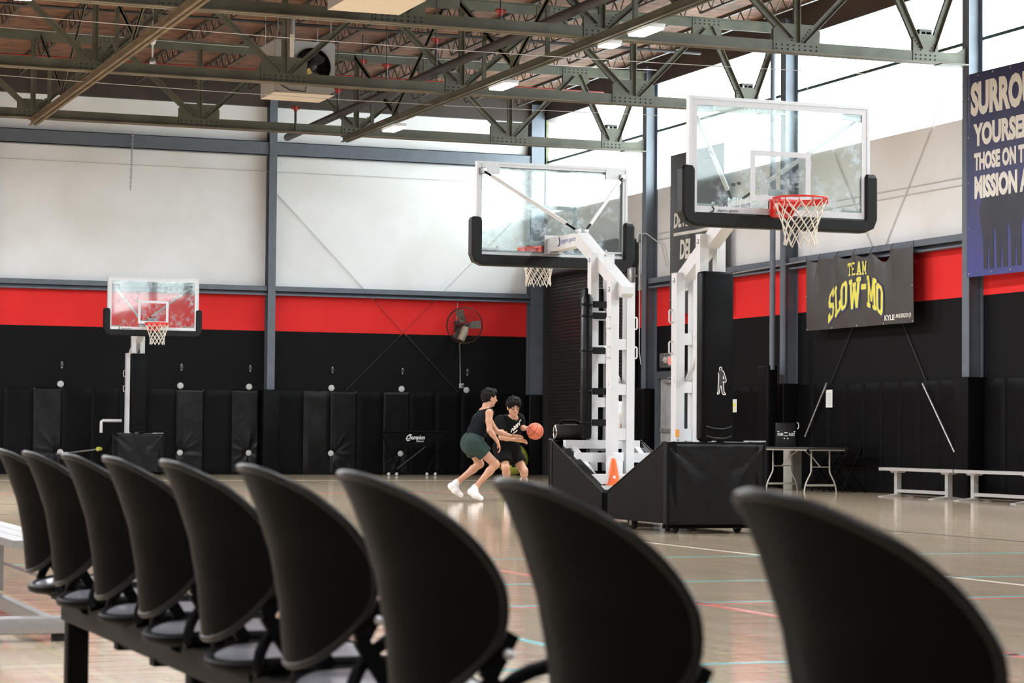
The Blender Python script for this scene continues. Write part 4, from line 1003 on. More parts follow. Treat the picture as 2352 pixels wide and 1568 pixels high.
letters(bt,'KYLE',M['cream_print'],.795*W_,(1-.912)*H_,.31,.09,d_team,.005,.03); letters(bt,'ANDERSON JR',M['cream_print'],.912*W_,(1-.905)*H_,.48,.09,d_team,.005,.02)
grommets(bt,[(.02,.02),(.9,.02),(1.8,.02),(2.7,.02),(3.6,.02),(.02,.6),(3.6,.6)],d_team)
for i,f in enumerate(fx):
    q=MB(); q.tube([(f,1.225,d_team(f,1.22)),(f-.03,1.32,0)],.004,4); q.build('tie',M['black_metal'],bt)
# blue banner
def blue_mat():
    m,nt,b=nodes_of('blue_printed_banner'); N=nt.nodes; L=nt.links
    tc=N.new('ShaderNodeTexCoord'); sp=N.new('ShaderNodeSeparateXYZ'); L.new(tc.outputs['Object'],sp.inputs[0])
    mr=N.new('ShaderNodeMapRange'); mr.inputs['From Max'].default_value=3.1; L.new(sp.outputs['Y'],mr.inputs[0])
    nz=N.new('ShaderNodeTexNoise'); nz.inputs['Scale'].default_value=1.3; nz.inputs['Detail'].default_value=4; L.new(tc.outputs['Object'],nz.inputs['Vector'])
    ad=N.new('ShaderNodeMath'); ad.operation='MULTIPLY_ADD'; ad.inputs[1].default_value=.25; L.new(nz.outputs['Fac'],ad.inputs[0]); L.new(mr.outputs[0],ad.inputs[2])
    cr=N.new('ShaderNodeValToRGB'); cr.color_ramp.elements[0].position=.1; cr.color_ramp.elements[0].color=(.045,.05,.22,1); cr.color_ramp.elements[1].position=.75; cr.color_ramp.elements[1].color=(.022,.025,.085,1)
    L.new(ad.outputs[0],cr.inputs[0]); L.new(cr.outputs[0],b.inputs['Base Color']); b.inputs['Roughness'].default_value=.42; return m
M['ban_blue']=blue_mat(); M['silhouette']=mat('dark_silhouette_print',(.016,.017,.032),.45,var=.25,scale=3)
def d_blue(x,y): return .02*math.sin(x*2.6+.4)*(.4+.6*y/3.1)+.012*math.exp(-((x-.13)/.06)**2)
BW,BH=2.9,3.12
bb=banner('wall_banner','tall blue banner with white capitals hung over the near column',31.15,3.385,BW,BH,XR-.31,M['ban_blue'],d_blue)
def line(txt,yl,zt,zb,wl):
    letters(bb,txt,M['cream_print'],31.15-yl+wl/2,(zt+zb)/2-3.385,wl,zt-zb,d_blue,.004,.055)
line('SURROUND',31.0,6.365,5.84,2.30); line('YOURSELF',30.94,5.725,5.37,1.62); line('THOSE ON THE',30.92,5.275,5.0,1.60); line('MISSION AS',30.91,4.92,4.565,1.58)
def figure(x,s,h):
    P=[(-.10,0),(-.02,0),(.0,.42),(.03,0),(.12,0),(.11,.45),(.17,.62),(.19,.80),(.13,.86),(.05,.88),(.06,.96),(.0,1.0),(-.07,.96),(-.06,.88),(-.14,.85),(-.20,.74),(-.16,.50),(-.12,.40)]
    q=MB(); q.add([(x+a*s,.10+b*h,d_blue(x+a*s,.1+b*h)+.0035) for a,b in P],[tuple(range(len(P)))]); q.build('silhouette_print',M['silhouette'],bb)
figure(.62,1.25,1.25); figure(.98,1.3,1.36); figure(1.35,1.2,1.3); figure(1.75,1.25,1.35); figure(2.2,1.3,1.28)
grommets(bb,[(.07,.05),(.07,.75),(.07,1.45),(.07,2.15),(.07,2.75),(.7,.05),(1.2,.05),(.35,3.08),(.75,3.08),(1.2,3.08)],d_blue)
# charcoal banner behind the hoop
def d_dev(x,y): return .025*math.sin(x*4.2)*(.3+.7*(1-y/3.2))+.03*math.exp(-((x-.9)/.15)**2)*(1-y/3.2)
bdv=banner('wall_banner','charcoal banner with white capitals and a rule behind the near hoop',42.24,3.30,2.42,3.16,XR-.24,M['ban_dark'],d_dev)
letters(bdv,'DEVELOPMENT',M['cream_print'],.20+1.0,5.15-3.30,2.0,.30,d_dev,.004,.04,shear=.12)
q=MB(); q.grid(lambda u,v:(.2+1.95*u,1.545+.06*v,d_dev(.2+1.95*u,1.55)+.004),20,1); q.build('rule',M['cream_print'],bdv)
letters(bdv,'DEL',M['cream_print'],.5+.26,4.56-3.30,.52,.385,d_dev,.004,.04,shear=.1)
grommets(bdv,[(.04,.3+.5*k) for k in range(6)],d_dev)
# papers taped on the pads
M['paper']=mat('white_paper',(.72,.71,.68),.7,var=.04,scale=10); M['paper_yellow']=mat('yellow_print_paper',(.72,.68,.10),.7,var=.05)
def paper(y0,y1,z0,z1,label,yel):
    t=thing('notice_sheet',label,'paper',(XR-.072,y0,z0)); t.rotation_euler=(PI/2,0,-PI/2)
    w=y0-y1; h=z1-z0
    q=MB(); q.box(0,w,0,h,0,.003); q.build('sheet',M['paper'],t)
    if yel:
        q=MB(); q.box(.02,w-.05,.42*h,.70*h,.003,.0045); q.box(.02,w*.6,.14*h,.26*h,.003,.0045); q.build('yellow_block',M['paper_yellow'],t)
    else:
        q=MB()
        for k in range(9): q.box(.03,w-.03,h*(.12+.085*k),h*(.135+.085*k),.003,.004)
        q.build('print_line',M['galv'],t)
paper(39.80,39.57,1.365,1.61,'white sheet with yellow blocks on the black side wall pad',True)
paper(36.09,35.86,1.43,1.735,'white printed sheet on the pad above the folding table',False)
# round pipe with padded foot beside the middle column
t=thing('roof_drain_pipe','round blue grey pipe with a black padded foot beside the column','pipe',(19.03,37.18,0))
q=MB(); q.tube([(0,0,2.1),(0,0,8.1)],.052,14); q.build('pipe',M['steel_blue'],t)
q=MB(); q.bbox(-.10,.10,-.02,.40,0,2.18,.03); q.build('foot_pad',M['vinyl'],t)
pipe('girt_rod',[(XR-.24,41.0,3.93),(XR-.24,36.5,4.0)],.016,M['galv'],'thin rod lying along the girt towards the dark banner','rod')
for k,(px,py) in enumerate(((1688,424),(1700,421))):
    p=at(px,py,X=XR); q=MB(); q.lathe([(0,-.06),(.03,-.06),(.03,0)],(XR-.0,p.y,p.z),'x',10); tag(q.build('wall_stud',M['dark_steel']),'pair of dark round studs on the white wall behind the glass','stud','dark studs on the white side wall')
# ================================================================ THINGS ON THE FLOOR AND UNDER THE ROOF
# aluminium benches along the pads
def make_bench(L_):
    t=thing('aluminium_bench','x','bench')
    q=MB()
    for i in range(3): q.box(-.125+.084*i,-.125+.084*i+.078,0,L_,.445,.452)
    q.box(-.125,.121,0,L_,.405,.445); q.build('seat_plank',M['alu'],t)
    q=MB(); q.box(-.127,.123,-.006,0,.402,.452); q.box(-.127,.123,L_,L_+.006,.402,.452); q.build('end_cap',M['galv'],t)
    for y in (.28,L_-.40):
        q=MB(); q.box(-.05,.03,y-.025,y+.06,.03,.39); lg=q.build('leg',M['alu'],t)
        q=MB(); q.prism([(y-.13,.405),(y+.16,.405),(y+.10,.375),(y-.07,.375)],-.08,.06,'x'); q.build('gusset',M['alu'],lg)
        q=MB(); q.prism([(-.32,.0),(.25,.0),(.25,.012),(.04,.045),(-.06,.045),(-.32,.012)],y-.05,y+.09,'y'); q.build('foot',M['alu'],lg)
    q=MB(); q.box(-.03,.01,.28,L_-.34,.07,.12); q.build('stretcher',M['alu'],t)
    return t
b1=make_bench(2.18); b1.location=(18.62,30.28,0); b1['label']='aluminium bench whose far end stands under the bare brace rod'; b1['group']='aluminium benches along the pads'
b2=copy_tree(b1); b2.location=(18.62,28.06,0); b2['label']='aluminium bench standing in front of the column with the blue banner'
# folding table with scoreboard
M['table_top']=mat('dark_table_laminate',(.03,.03,.032),.4,var=.15); M['leg_steel']=mat('pale_steel_leg',(.50,.48,.42),.45,.3,var=.08)
t=thing('folding_table','dark folding table with bent steel legs beside the padded pipe','table',(18.62,35.3,0))
q=MB(); q.bbox(-.38,.38,-.93,.93,.715,.745,.008); q.build('table_top',M['table_top'],t)
q=MB(); q.box(-.36,.36,-.91,-.88,.69,.715); q.box(-.36,.36,.88,.91,.69,.715); q.box(-.36,-.335,-.91,.91,.69,.715); q.box(.335,.36,-.91,.91,.69,.715); q.build('apron',M['leg_steel'],t)
for y,s in ((-.68,-1),(.70,1)):
    for sx in (-1,1):
        q=MB(); q.tube([(sx*.17,y,.715),(sx*.17,y,.36),(sx*.185,y,.31),(sx*.26,y,.17),(sx*.285,y,.10),(sx*.30,y,.0)],.014,8); q.build('leg',M['leg_steel'],t)
    q=MB(); q.box(-.27,.27,y-.012,y+.012,.10,.135); q.build('leg_stretcher',M['leg_steel'],t)
    q=MB(); q.tube([(0,y*.15,.70),(0,y*.6,.58),(0,y,.42)],.011,6); q.tube([(-.17,y,.42),(.17,y,.42)],.010,6); q.build('folding_brace',M['leg_steel'],t)
sb=thing('tabletop_scoreboard','black tabletop scoreboard standing on the folding table','scoreboard',(18.62,35.85,.745)); sb.rotation_euler=(0,0,math.radians(-22))
MS=Matrix.Rotation(math.radians(-9),4,'X')
q=MB(); q.bbox(-.175,.175,0,.14,0,.42,.012,MS); q.build('case',M['rim_plastic'],sb)
def flat(txt,m,w,h,x,z,par):
    o=text_mesh(txt,m,'lettering',par,width=w,height=h,offset=.02,depth=.001); o.matrix_local=MS@Matrix.Translation((x,-.003,z))@Matrix.Rotation(PI/2,4,'X'); return o
flat('HOME',M['print_white'],.095,.05,-.095,.215,sb); flat('GUEST',M['print_white'],.105,.05,.10,.215,sb)
q=MB()
for x,z,w,h in ((0,.245,.055,.016),(-.13,.262,.03,.014),(.145,.262,.03,.014),(0,.192,.06,.010),(-.03,.145,.022,.02),(.03,.145,.022,.02)): q.box(x-w/2,x+w/2,-.003,-.001,z-h/2,z+h/2,MS)
q.build('display_mark',M['print_white'],sb)
q=MB(); q.tube([(.19,.08,.42),(.22,.08,.40),(.225,.08,.34),(.20,.08,.30)],.012,6); q.build('cable_loop',M['wire'],sb)
t=thing('pedestal_cabinet','narrow pale grey pedestal cabinet standing behind the folding table','cabinet',(18.98,36.3,0)); t.rotation_euler=(0,0,.2)
M['cab_grey']=mat('pale_grey_cabinet',(.33,.33,.30),.5,var=.08)
q=MB(); q.bbox(-.11,.11,-.12,.12,0,.70,.008); q.build('body',M['cab_grey'],t); q=MB(); q.box(-.09,.09,-.124,-.119,.03,.67); q.build('door',M['cab_grey'],t)
def make_fold_chair():
    t=thing('folding_chair','x','chair')
    for s in (-1,1):
        q=MB(); q.tube([(s*.21,-.22,0),(s*.20,.18,.82)],.012,6); q.tube([(s*.19,.24,0),(s*.19,-.16,.45)],.012,6); q.build('leg_frame',M['black_metal'],t)
    q=MB(); q.bbox(-.19,.19,-.2,.18,.43,.46,.012); q.build('seat',M['black_plastic'],t)
    q=MB(); q.bbox(-.20,.20,.13,.17,.62,.82,.012); q.build('backrest',M['black_plastic'],t)
    q=MB(); q.tube([(-.2,.2,.06),(.2,.2,.06)],.01,6); q.build('stretcher',M['black_metal'],t)
    return t
c1=make_fold_chair(); c1.location=(19.12,35.25,0); c1.rotation_euler=(0,0,-PI/2); c1['label']='black folding chair between the table and the pads, beside the pedestal'; c1['group']='black folding chairs at the table'
c2=copy_tree(c1); c2.location=(19.12,34.6,0); c2['label']='black folding chair behind the table end nearer the benches'
# orange cone, speaker, padded pole on the hoop bases
M['cone']=mat('orange_cone_plastic',(.95,.17,.03),.5,var=.06)
t=thing('traffic_cone','bright orange training cone standing on the white hoop ballast','cone',(9.44,21.96,.42))
q=MB(); q.lathe([(.012,.275),(.022,.27),(.03,.24),(.068,.03),(.070,.012)],(0,0,0),'z',20); q.build('cone_body',M['cone'],t)
q=MB(); q.bbox(-.095,.095,-.095,.095,0,.014,.006); q.build('cone_base',M['cone'],t)
q=MB(); q.box(-.03,-.005,-.066,-.062,.07,.10); q.build('cone_mark',M['print_white'],t)
t=thing('boombox_speaker','black portable speaker with handle on the hoop base beside the orange ball','speaker',(9.43,23.12,.872)); t.rotation_euler=(0,0,math.radians(-6))
q=MB(); q.tube([(-.155,0,.085),(-.14,0,.085),(.14,0,.085),(.155,0,.085)],[.06,.082,.082,.06],20); q.build('speaker_body',M['rubber'],t)
q=MB(); q.tube([(-.12,0,.14),(-.10,0,.185),(-.06,0,.20),(.06,0,.20),(.10,0,.185),(.12,0,.14)],.014,8); q.build('handle',M['black_plastic'],t)
for s in (-1,1):
    q=MB(); q.tube([(s*.160,.055*math.cos(a),.085+.07*math.sin(a)) for a in [2*PI*i/20 for i in range(20)]],.009,6,closed=True); q.build('end_ring',M['chrome'],t)
    q=MB(); q.lathe([(0,s*.012),(.04,s*.010),(.05,0)],(s*.155,0,.085),'x',16); q.build('end_cone',M['black_plastic'],t)
q=MB(); q.bbox(-.05,.05,-.05,.05,-.0,.012,.003); q.build('foot',M['rubber'],t)
t=thing('padded_pole','black padded pole strapped upright to the mast of the turned hoop','pole',(9.54,22.93,.89))
q=MB(); q.tube([(0,0,0),(0,0,.05),(0,0,1.48),(.005,0,1.53)],[.055,.06,.06,.035],14); q.build('pole_sleeve',M['vinyl_wrinkled'],t)
for z in (.17,.50,.93,1.30,1.42):
    q=MB(); q.tube([(.065*math.cos(a),.065*math.sin(a),z) for a in [2*PI*i/16 for i in range(16)]],.010,5,closed=True); q.box(.04,.33 if z>1.2 else .22,-.07,-.062,z-.035,z+.035); q.build('strap',M['pad_foam'],t)
# basketball
M['ball']=mat('orange_basketball_leather',(.58,.13,.06),.55,var=.12,scale=60,bump=.2,bscale=250); M['seam']=mat('black_ball_seam',(.03,.012,.008),.6,var=.05)
BALL=at(1229,990,Y=30.45)
t=thing('basketball','orange basketball with black seams held out in the dribbler\'s hand','ball',BALL)
q=MB(); R_=.119
q.grid(lambda u,v:(R_*math.sin(PI*v)*math.cos(2*PI*u),R_*math.sin(PI*v)*math.sin(2*PI*u),R_*math.cos(PI*v)),32,18); q.build('ball_skin',M['ball'],t)
q=MB(); RB=Euler((.6,.35,.5)).to_matrix()
def circ(fn): q.tube([RB@(Vector(fn(2*PI*i/40)).normalized()*R_) for i in range(40)],.0028,5,closed=True)
circ(lambda a:(math.cos(a),math.sin(a),0)); circ(lambda a:(0,math.cos(a),math.sin(a))); circ(lambda a:(math.cos(a),0,math.sin(a)) )
for s in (-1,1): circ(lambda a,s=s:(s*(.62+.16*math.cos(2*a)),math.cos(a)*.75,math.sin(a)*.75))
q.build('seam',M['seam'],t)
# yellow-green exercise ball by the wall
M['exball']=mat('yellow_green_rubber_ball',(.52,.56,.10),.32,var=.1,scale=2)
p=at(1177,1050,Y=49.2)
t=thing('exercise_ball','large yellow green exercise ball resting by the wall behind the dribbler','ball',(p.x,49.2,.36))
q=MB(); q.grid(lambda u,v:(.355*math.sin(PI*v)*math.cos(2*PI*u),.355*math.sin(PI*v)*math.sin(2*PI*u),.36*math.cos(PI*v)),36,20); q.build('ball_skin',M['exball'],t)
q=MB()
for z in (-.21,-.1,0,.1,.21): q.tube([(math.sqrt(.357**2-z*z)*math.cos(a),math.sqrt(.357**2-z*z)*math.sin(a),z) for a in [2*PI*i/36 for i in range(36)]],.004,4,closed=True)
q.build('ridge',M['exball'],t)
# rebounder with script logo
rb=thing('ball_rebounder','low black ball rebounder with white script lettering against the pads','rebounder',(16.05,48.3,0))
q=MB(); q.prism([(-.72,.93),(.75,.93),(.35,.62),(-.28,.60)],-.02,.02,'y'); q.build('panel',M['vinyl'],rb)
q=MB(); q.tube([(-.74,0,.95),(.77,0,.95)],.02,8); q.tube([(-.74,0,.95),(-.30,0,.06)],.018,8); q.tube([(.77,0,.95),(.30,0,.06)],.018,8); q.tube([(-.6,.5,.06),(-.74,0,.95)],.016,8); q.tube([(.5,.5,.06),(.77,0,.95)],.016,8); q.build('frame',M['black_metal'],rb)
q=MB(); q.tube([(.22,-.12,.62),(-.40,-.12,.16)],.013,6); q.build('strut',M['dark_steel'],rb)
for x in (-.60,-.42,.27,.46):
    q=MB(); q.tube([(x,-.1,0.012),(x+.02,-.1,.07)],[.035,.028],8); q.build('foot',M['disc'],rb)
lo=text_mesh('Champion',M['print_white'],'lettering',rb,width=.42,height=.125,offset=.02,shear=.35,depth=.002); lo.rotation_euler=(PI/2,0,0); lo.location=(.04,-.026,.82)
lo=text_mesh('SPORTS',M['print_white'],'lettering',rb,width=.17,height=.028,offset=.01,shear=.3,depth=.002); lo.rotation_euler=(PI/2,0,0); lo.location=(.14,-.026,.745)
q=MB(); q.tube([(-.05,-.027,.88),(-.09,-.027,.895),(-.15,-.027,.85),(-.175,-.027,.79),(-.15,-.027,.755),(-.09,-.027,.77)],.011,5); q.build('lettering',M['print_white'],rb)
# pole with yellow tip leaning between base and pad
a=at(130,1043,Y=49.5); c=at(226,1031,Y=47.9)
t=thing('floor_pole','thin grey pole with a yellow tip leaning by the far hoop base','pole',(0,0,0)); q=MB(); q.tube([a,c],.016,8); q.build('shaft',M['galv'],t)
q=MB(); d=(c-a).normalized(); q.tube([c-d*.02,c+d*.10],[.05,.035],8); q.build('yellow_tip',M['exball'],t)
q=MB(); q.tube([c,Vector((c.x+.05,c.y,0))],.012,6); q.build('stand_leg',M['black_metal'],t)
# unit heaters -------------------------------------------------------------------
M['heater']=mat('pale_grey_heater_enamel',(.36,.36,.355),.5,var=.06,scale=3); M['heater_tan']=mat('cream_heater_base',(.70,.62,.50),.55,var=.05)
M['brass']=mat('yellow_ribbed_duct',(.55,.42,.13),.5,var=.2)
def heater(x,y,z,w,h,dp,label,full):
    t=thing('unit_heater',label,'heater',(x,y,z))
    q=MB(); th=.012
    q.box(0,w,th,dp,0,th); q.box(0,w,th,dp,h-th,h); q.box(0,th,th,dp,th,h-th); q.box(w-th,w,th,dp,th,h-th); q.box(th,w-th,dp-th,dp,th,h-th)
    q.build('casing',M['heater'],t)
    fcx,fcz,fr=w*.62,h*.52,.30
    q=MB()                                  # front plate with round fan opening
    n=32; ring=[(fcx+fr*math.cos(2*PI*i/n),fcz+fr*math.sin(2*PI*i/n)) for i in range(n)]
    def sq(a):
        ca,sa=math.cos(a),math.sin(a); k=min([(w-fcx)/ca if ca>1e-6 else 1e9,-fcx/ca if ca<-1e-6 else 1e9,(h-fcz)/sa if sa>1e-6 else 1e9,-fcz/sa if sa<-1e-6 else 1e9]); return (fcx+ca*k,fcz+sa*k)
    out=[sq(2*PI*i/n) for i in range(n)]
    for y_ in (0,th): q.add([(a,y_,b) for a,b in ring]+[(a,y_,b) for a,b in out],[(i,(i+1)%n,n+(i+1)%n,n+i) for i in range(n)])
    q.build('front_panel',M['heater'],t)
    q=MB(); q.lathe([(fr+.02,-.04),(fr,-.03),(fr-.01,.10)],(fcx,0,fcz),'y',32); q.build('fan_shroud',M['black_metal'],t)
    q=MB(); q.lathe([(0,-.06),(.07,-.055),(.08,0),(0,0)],(fcx,0,fcz),'y',16); q.build('fan_motor',M['dark_steel'],t)
    for k in range(3):
        a=2*PI*k/3+.9; q=MB(); vs=[]
        for r,w2 in ((.06,.05),(.17,.10),(.27,.09)):
            for s in (-1,1): vs.append((fcx+r*math.cos(a)-s*w2*math.sin(a),.03+s*.03,fcz+r*math.sin(a)+s*w2*math.cos(a)))
        q.add(vs,[(0,1,3,2),(2,3,5,4)]); q.build('fan_blade',M['dark_steel'],t)
    q=MB()
    for zz in (-.16,-.05,.08,.2): q.box(fcx-.26,fcx+.26,.12,.13,fcz+zz,fcz+zz+.02)
    q.build('inner_louvre',M['black_metal'],t)
    q=MB(); q.bar((fcx-.35,-.05,fcz-.28),(fcx-.05,-.05,fcz-.08),.10,.10); q.build('ribbed_duct',M['brass'],t)
    if full:
        q=MB(); q.tube([(w*.24,-.06,.42),(w*.24,-.06,1.0),(w*.24,-.06,1.35)],.075,14); q.build('flue_pipe',M['chrome'],t)
        q=MB(); q.bar((w*.245,-.135,.30),(w*.245,-.135,.98),.075,.012,up=(0,1,0)); q.build('flue_label',M['heater_tan'],t)
    for xx in (.06,w-.06):
        for yy in (.06,dp-.06):
            q=MB(); q.tube([(xx,yy,h),(xx,yy,ZDECK-z)],.008,5); q.build('hanger_rod',M['galv'],t)
    q=MB(); q.tube([(.1,-.01,.12),(.25,-.04,.04),(w*.5,-.04,.02),(w*.52,-.01,.12)],.010,5); q.build('wiring',M['rubber'],t)
    q=MB(); q.box(0,w,0,dp,-.006,0); q.build('base_tray',M['heater_tan'],t)
heater(10.28,38.62,6.72,1.06,.90,.95,'grey fan heater box with a steel flue hanging behind the second truss',True)
p=at(748,22,Y=30.6); heater(p.x+.02,29.4,p.z,1.02,.90,1.18,'cream bottomed heater box hanging in front of the nearest truss',True)
# hanging horn and chain
h0=at(351,80,Y=40)
t=thing('pendant_fitting','small white pendant fitting on a stem under the dark roof','pendant',(h0.x,40,h0.z-.52))
q=MB(); q.lathe([(0,.50),(.06,.50),(.07,.47),(.05,.38),(.02,.34),(.0,.34)],(0,0,0),'z',14); q.build('cap',M['white_paint'],t)
q=MB(); q.tube([(0,0,.12),(0,0,.36)],.016,8); q.tube([(0,0,.5),(0,0,ZDECK-h0.z+.52)],.008,6); q.build('stem',M['white_paint'],t)
q=MB(); q.lathe([(.02,.12),(.05,.08),(.06,.0),(0,0)],(0,0,0),'z',14); q.build('cup',M['galv'],t)
c0=at(305,312,Y=49.38)
q=MB(); n=26
for k in range(n):
    z=c0.z+.02-k*.046; o_=(k%2)*PI/2
    q.tube([(c0.x-.03*k/n+ (.02*math.cos(a))*math.cos(o_),49.40+(.02*math.cos(a))*math.sin(o_),z+.032*math.sin(a)) for a in [2*PI*i/8 for i in range(8)]],.0065,4,closed=True)
o=q.build('hanging_chain',M['galv']); tag(o,'thin steel chain hanging from the deep beam on the back wall','chain',kind='stuff')
# ================================================================ PEOPLE (one continuous body each, from a smooth distance field)
def rcone(P,a,b,r1,r2):
    a=np.array(a,np.float32); b=np.array(b,np.float32); ba=b-a; pa=P-a; L2=float(ba@ba)+1e-12
    t=np.clip((pa@ba)/L2,0,1); return np.sqrt(((pa-t[...,None]*ba)**2).sum(-1))-(r1+(r2-r1)*t)
def ellip(P,c,ax,r):
    q=(P-np.array(c,np.float32))@np.array(ax,np.float32).T; r=np.array(r,np.float32)
    k0=np.sqrt(((q/r)**2).sum(-1)); k1=np.sqrt(((q/r**2)**2).sum(-1))+1e-9; return k0*(k0-1)/k1
def smin(a,b,k):
    if k<=0: return np.minimum(a,b)
    h=np.clip(.5+.5*(b-a)/k,0,1); return b+(a-b)*h-k*h*(1-h)
class Field:
    def __init__(s,lo,hi,h):
        s.h=h; s.lo=np.array(lo,np.float32); n=np.ceil((np.array(hi)-np.array(lo))/h).astype(int)+1; s.n=n
        s.D=np.full(n,.5,np.float32)
    def block(s,lo,hi,m):
        a=np.clip(np.floor((np.array(lo)-m-s.lo)/s.h).astype(int),0,s.n-1); b=np.clip(np.ceil((np.array(hi)+m-s.lo)/s.h).astype(int)+1,1,s.n)
        ax=[s.lo[i]+s.h*np.arange(a[i],b[i],dtype=np.float32) for i in range(3)]
        return tuple(slice(a[i],b[i]) for i in range(3)),np.stack(np.meshgrid(*ax,indexing='ij'),-1)
    def cone(s,a,b,r1,r2,k=.03,neg=False):
        a,b=np.array(a),np.array(b); R=max(r1,r2); sl,P=s.block(np.minimum(a,b)-R,np.maximum(a,b)+R,k+.03)
        d=rcone(P,a,b,r1,r2); s.D[sl]=-smin(-s.D[sl],d,k) if neg else smin(s.D[sl],d,k)
    def ell(s,c,ax,r,k=.03):
        c=np.array(c); R=max(r); sl,P=s.block(c-R,c+R,k+.03); s.D[sl]=smin(s.D[sl],ellip(P,c,ax,r),k)
    def cut(s,p,n):
        """remove the half space on the side of n"""
        ax=[s.lo[i]+s.h*np.arange(s.n[i],dtype=np.float32) for i in range(3)]; n=np.array(n,np.float32); n/=np.linalg.norm(n)
        d=(ax[0]-p[0])[:,None,None]*n[0]+(ax[1]-p[1])[None,:,None]*n[1]+(ax[2]-p[2])[None,None,:]*n[2]
        s.D=np.maximum(s.D,d)
    def wobble(s,amp,f,seed=0):
        ax=[s.lo[i]+s.h*np.arange(s.n[i],dtype=np.float32) for i in range(3)]; x,y,z=ax[0][:,None,None],ax[1][None,:,None],ax[2][None,None,:]
        s.D+=amp*(np.sin(f*x+1.7*seed+.6*f*z)*np.sin(f*1.3*y+seed)+.6*np.sin(f*1.9*z+f*.7*x+2*seed)*np.sin(f*1.6*y-f*.5*x))
    def mesh(s,name,mats):
        D=s.D; D[0]=D[-1]=.5; D[:,0]=D[:,-1]=.5; D[:,:,0]=D[:,:,-1]=.5
        S=D<0; c=np.zeros(np.array(D.shape)-1,np.int8)
        sl=lambda o,m: tuple(slice(o[i],o[i]+m[i]) for i in range(3)); m=np.array(D.shape)-1
        corners=[(i,j,k) for i in (0,1) for j in (0,1) for k in (0,1)]
        for o in corners: c+=S[sl(o,m)]
        act=(c>0)&(c<8); ids=np.full(m,-1,np.int64); I=np.argwhere(act); ids[act]=np.arange(len(I))
        pos=np.zeros((len(I),3)); cnt=np.zeros(len(I))
        for o in corners:
            for ax in range(3):
                if o[ax]==0:
                    o2=list(o); o2[ax]=1
                    d0=D[tuple((I+np.array(o)).T)]; d1=D[tuple((I+np.array(o2)).T)]; x=(d0<0)!=(d1<0)
                    t=np.where(x,d0/np.where(x,d0-d1,1),0)
                    p=np.tile(np.array(o,float),(len(I),1)); p[:,ax]=t; pos[x]+=p[x]; cnt[x]+=1
        V=s.lo+s.h*(I+pos/cnt[:,None]); F=[]
        for ax in range(3):
            u,v=[(1,2),(2,0),(0,1)][ax]; a=np.array(D.shape); e=[slice(0,a[i]) for i in range(3)]; e2=list(e); e[ax]=slice(0,a[ax]-1); e2[ax]=slice(1,a[ax])
            ch=S[tuple(e)]!=S[tuple(e2)]; J=np.argwhere(ch); J=J[(J[:,u]>0)&(J[:,v]>0)&(J[:,u]<m[u])&(J[:,v]<m[v])]
            du=np.zeros(3,int); du[u]=1; dv=np.zeros(3,int); dv[v]=1
            q=np.stack([ids[tuple((J-du-dv).T)],ids[tuple((J-dv).T)],ids[tuple(J.T)],ids[tuple((J-du).T)]],1)
            fl=S[tuple(J.T)]; q[~fl]=q[~fl][:,::-1]; F.append(q)
        F=np.concatenate(F); F=F[(F>=0).all(1)]
        me=bpy.data.meshes.new(name); me.from_pydata(V.tolist(),[],F.tolist()); me.polygons.foreach_set('use_smooth',[True]*len(F))
        for m_ in (mats if isinstance(mats,(list,tuple)) else [mats]): me.materials.append(m_)
        me.update(); return me
def npv(v): return np.array((v[0],v[1],v[2]),float)
def unit(v): v=np.array(v,float); return v/np.linalg.norm(v)
M['skin']=mat('warm_skin',(.46,.235,.150),.5,var=.08,scale=12); M['skin2']=mat('tan_skin',(.50,.27,.175),.5,var=.08,scale=12); M['skin3']=mat('brown_skin',(.34,.16,.09),.5,var=.08,scale=12)
M['hair']=mat('dark_brown_hair',(.007,.005,.004),.7,var=.4,scale=30,bump=.6,bscale=60,spec=.15)
M['jersey']=mat('dark_navy_jersey',(.006,.0075,.010),.9,var=.15,scale=14,bump=.3,bscale=18,spec=.12); M['shorts_green']=mat('dark_green_shorts',(.026,.043,.039),.85,var=.15,scale=8,bump=.35,bscale=12,spec=.12)
M['tee']=mat('black_tee',(.005,.0055,.006),.9,var=.15,scale=10,bump=.3,bscale=14,spec=.1); M['shorts_black']=mat('black_shorts',(.006,.006,.006),.9,var=.15,scale=10,bump=.3,bscale=14,spec=.1)
M['shoe_white']=mat('white_shoe',(.74,.73,.74),.5,var=.05,scale=12); M['tee_white']=mat('white_tee',(.72,.72,.72),.8,var=.05,scale=8); M['lens']=mat('dark_eye',(.02,.012,.01),.3,var=.1); M['lip']=mat('lip',(.36,.12,.09),.5,var=.1)
RV,UV,FV=npv(_r2),npv(_u2),npv(_f)
def head(F,c,fwd,s=1.0):
    fwd=unit(fwd); up=np.array((0,0,1.)); side=unit(np.cross(fwd,up)); up=np.cross(side,fwd); A=np.stack([side,fwd,up]); c=np.array(c,float)
    L=lambda x,y,z: c+s*(side*x+fwd*y+up*z)
    F.ell(L(0,-.008,.02),A,(.076*s,.095*s,.100*s),.02)
    F.cone(L(0,.035,-.02),L(0,.052,-.088),.058*s,.030*s,.03); F.cone(L(-.032,.02,-.06),L(.032,.02,-.06),.034*s,.034*s,.03)
    F.cone(L(0,.092,.005),L(0,.110,-.030),.009*s,.014*s,.012)
    F.cone(L(-.028,.082,.022),L(.028,.082,.022),.012*s,.012*s,.012)
    for q in (-1,1): F.ell(L(q*.080,-.005,-.012),A,(.012*s,.022*s,.034*s),.008)
    F.cone(L(-.018,.088,-.058),L(.018,.088,-.058),.008*s,.008*s,.01)
    return L,A
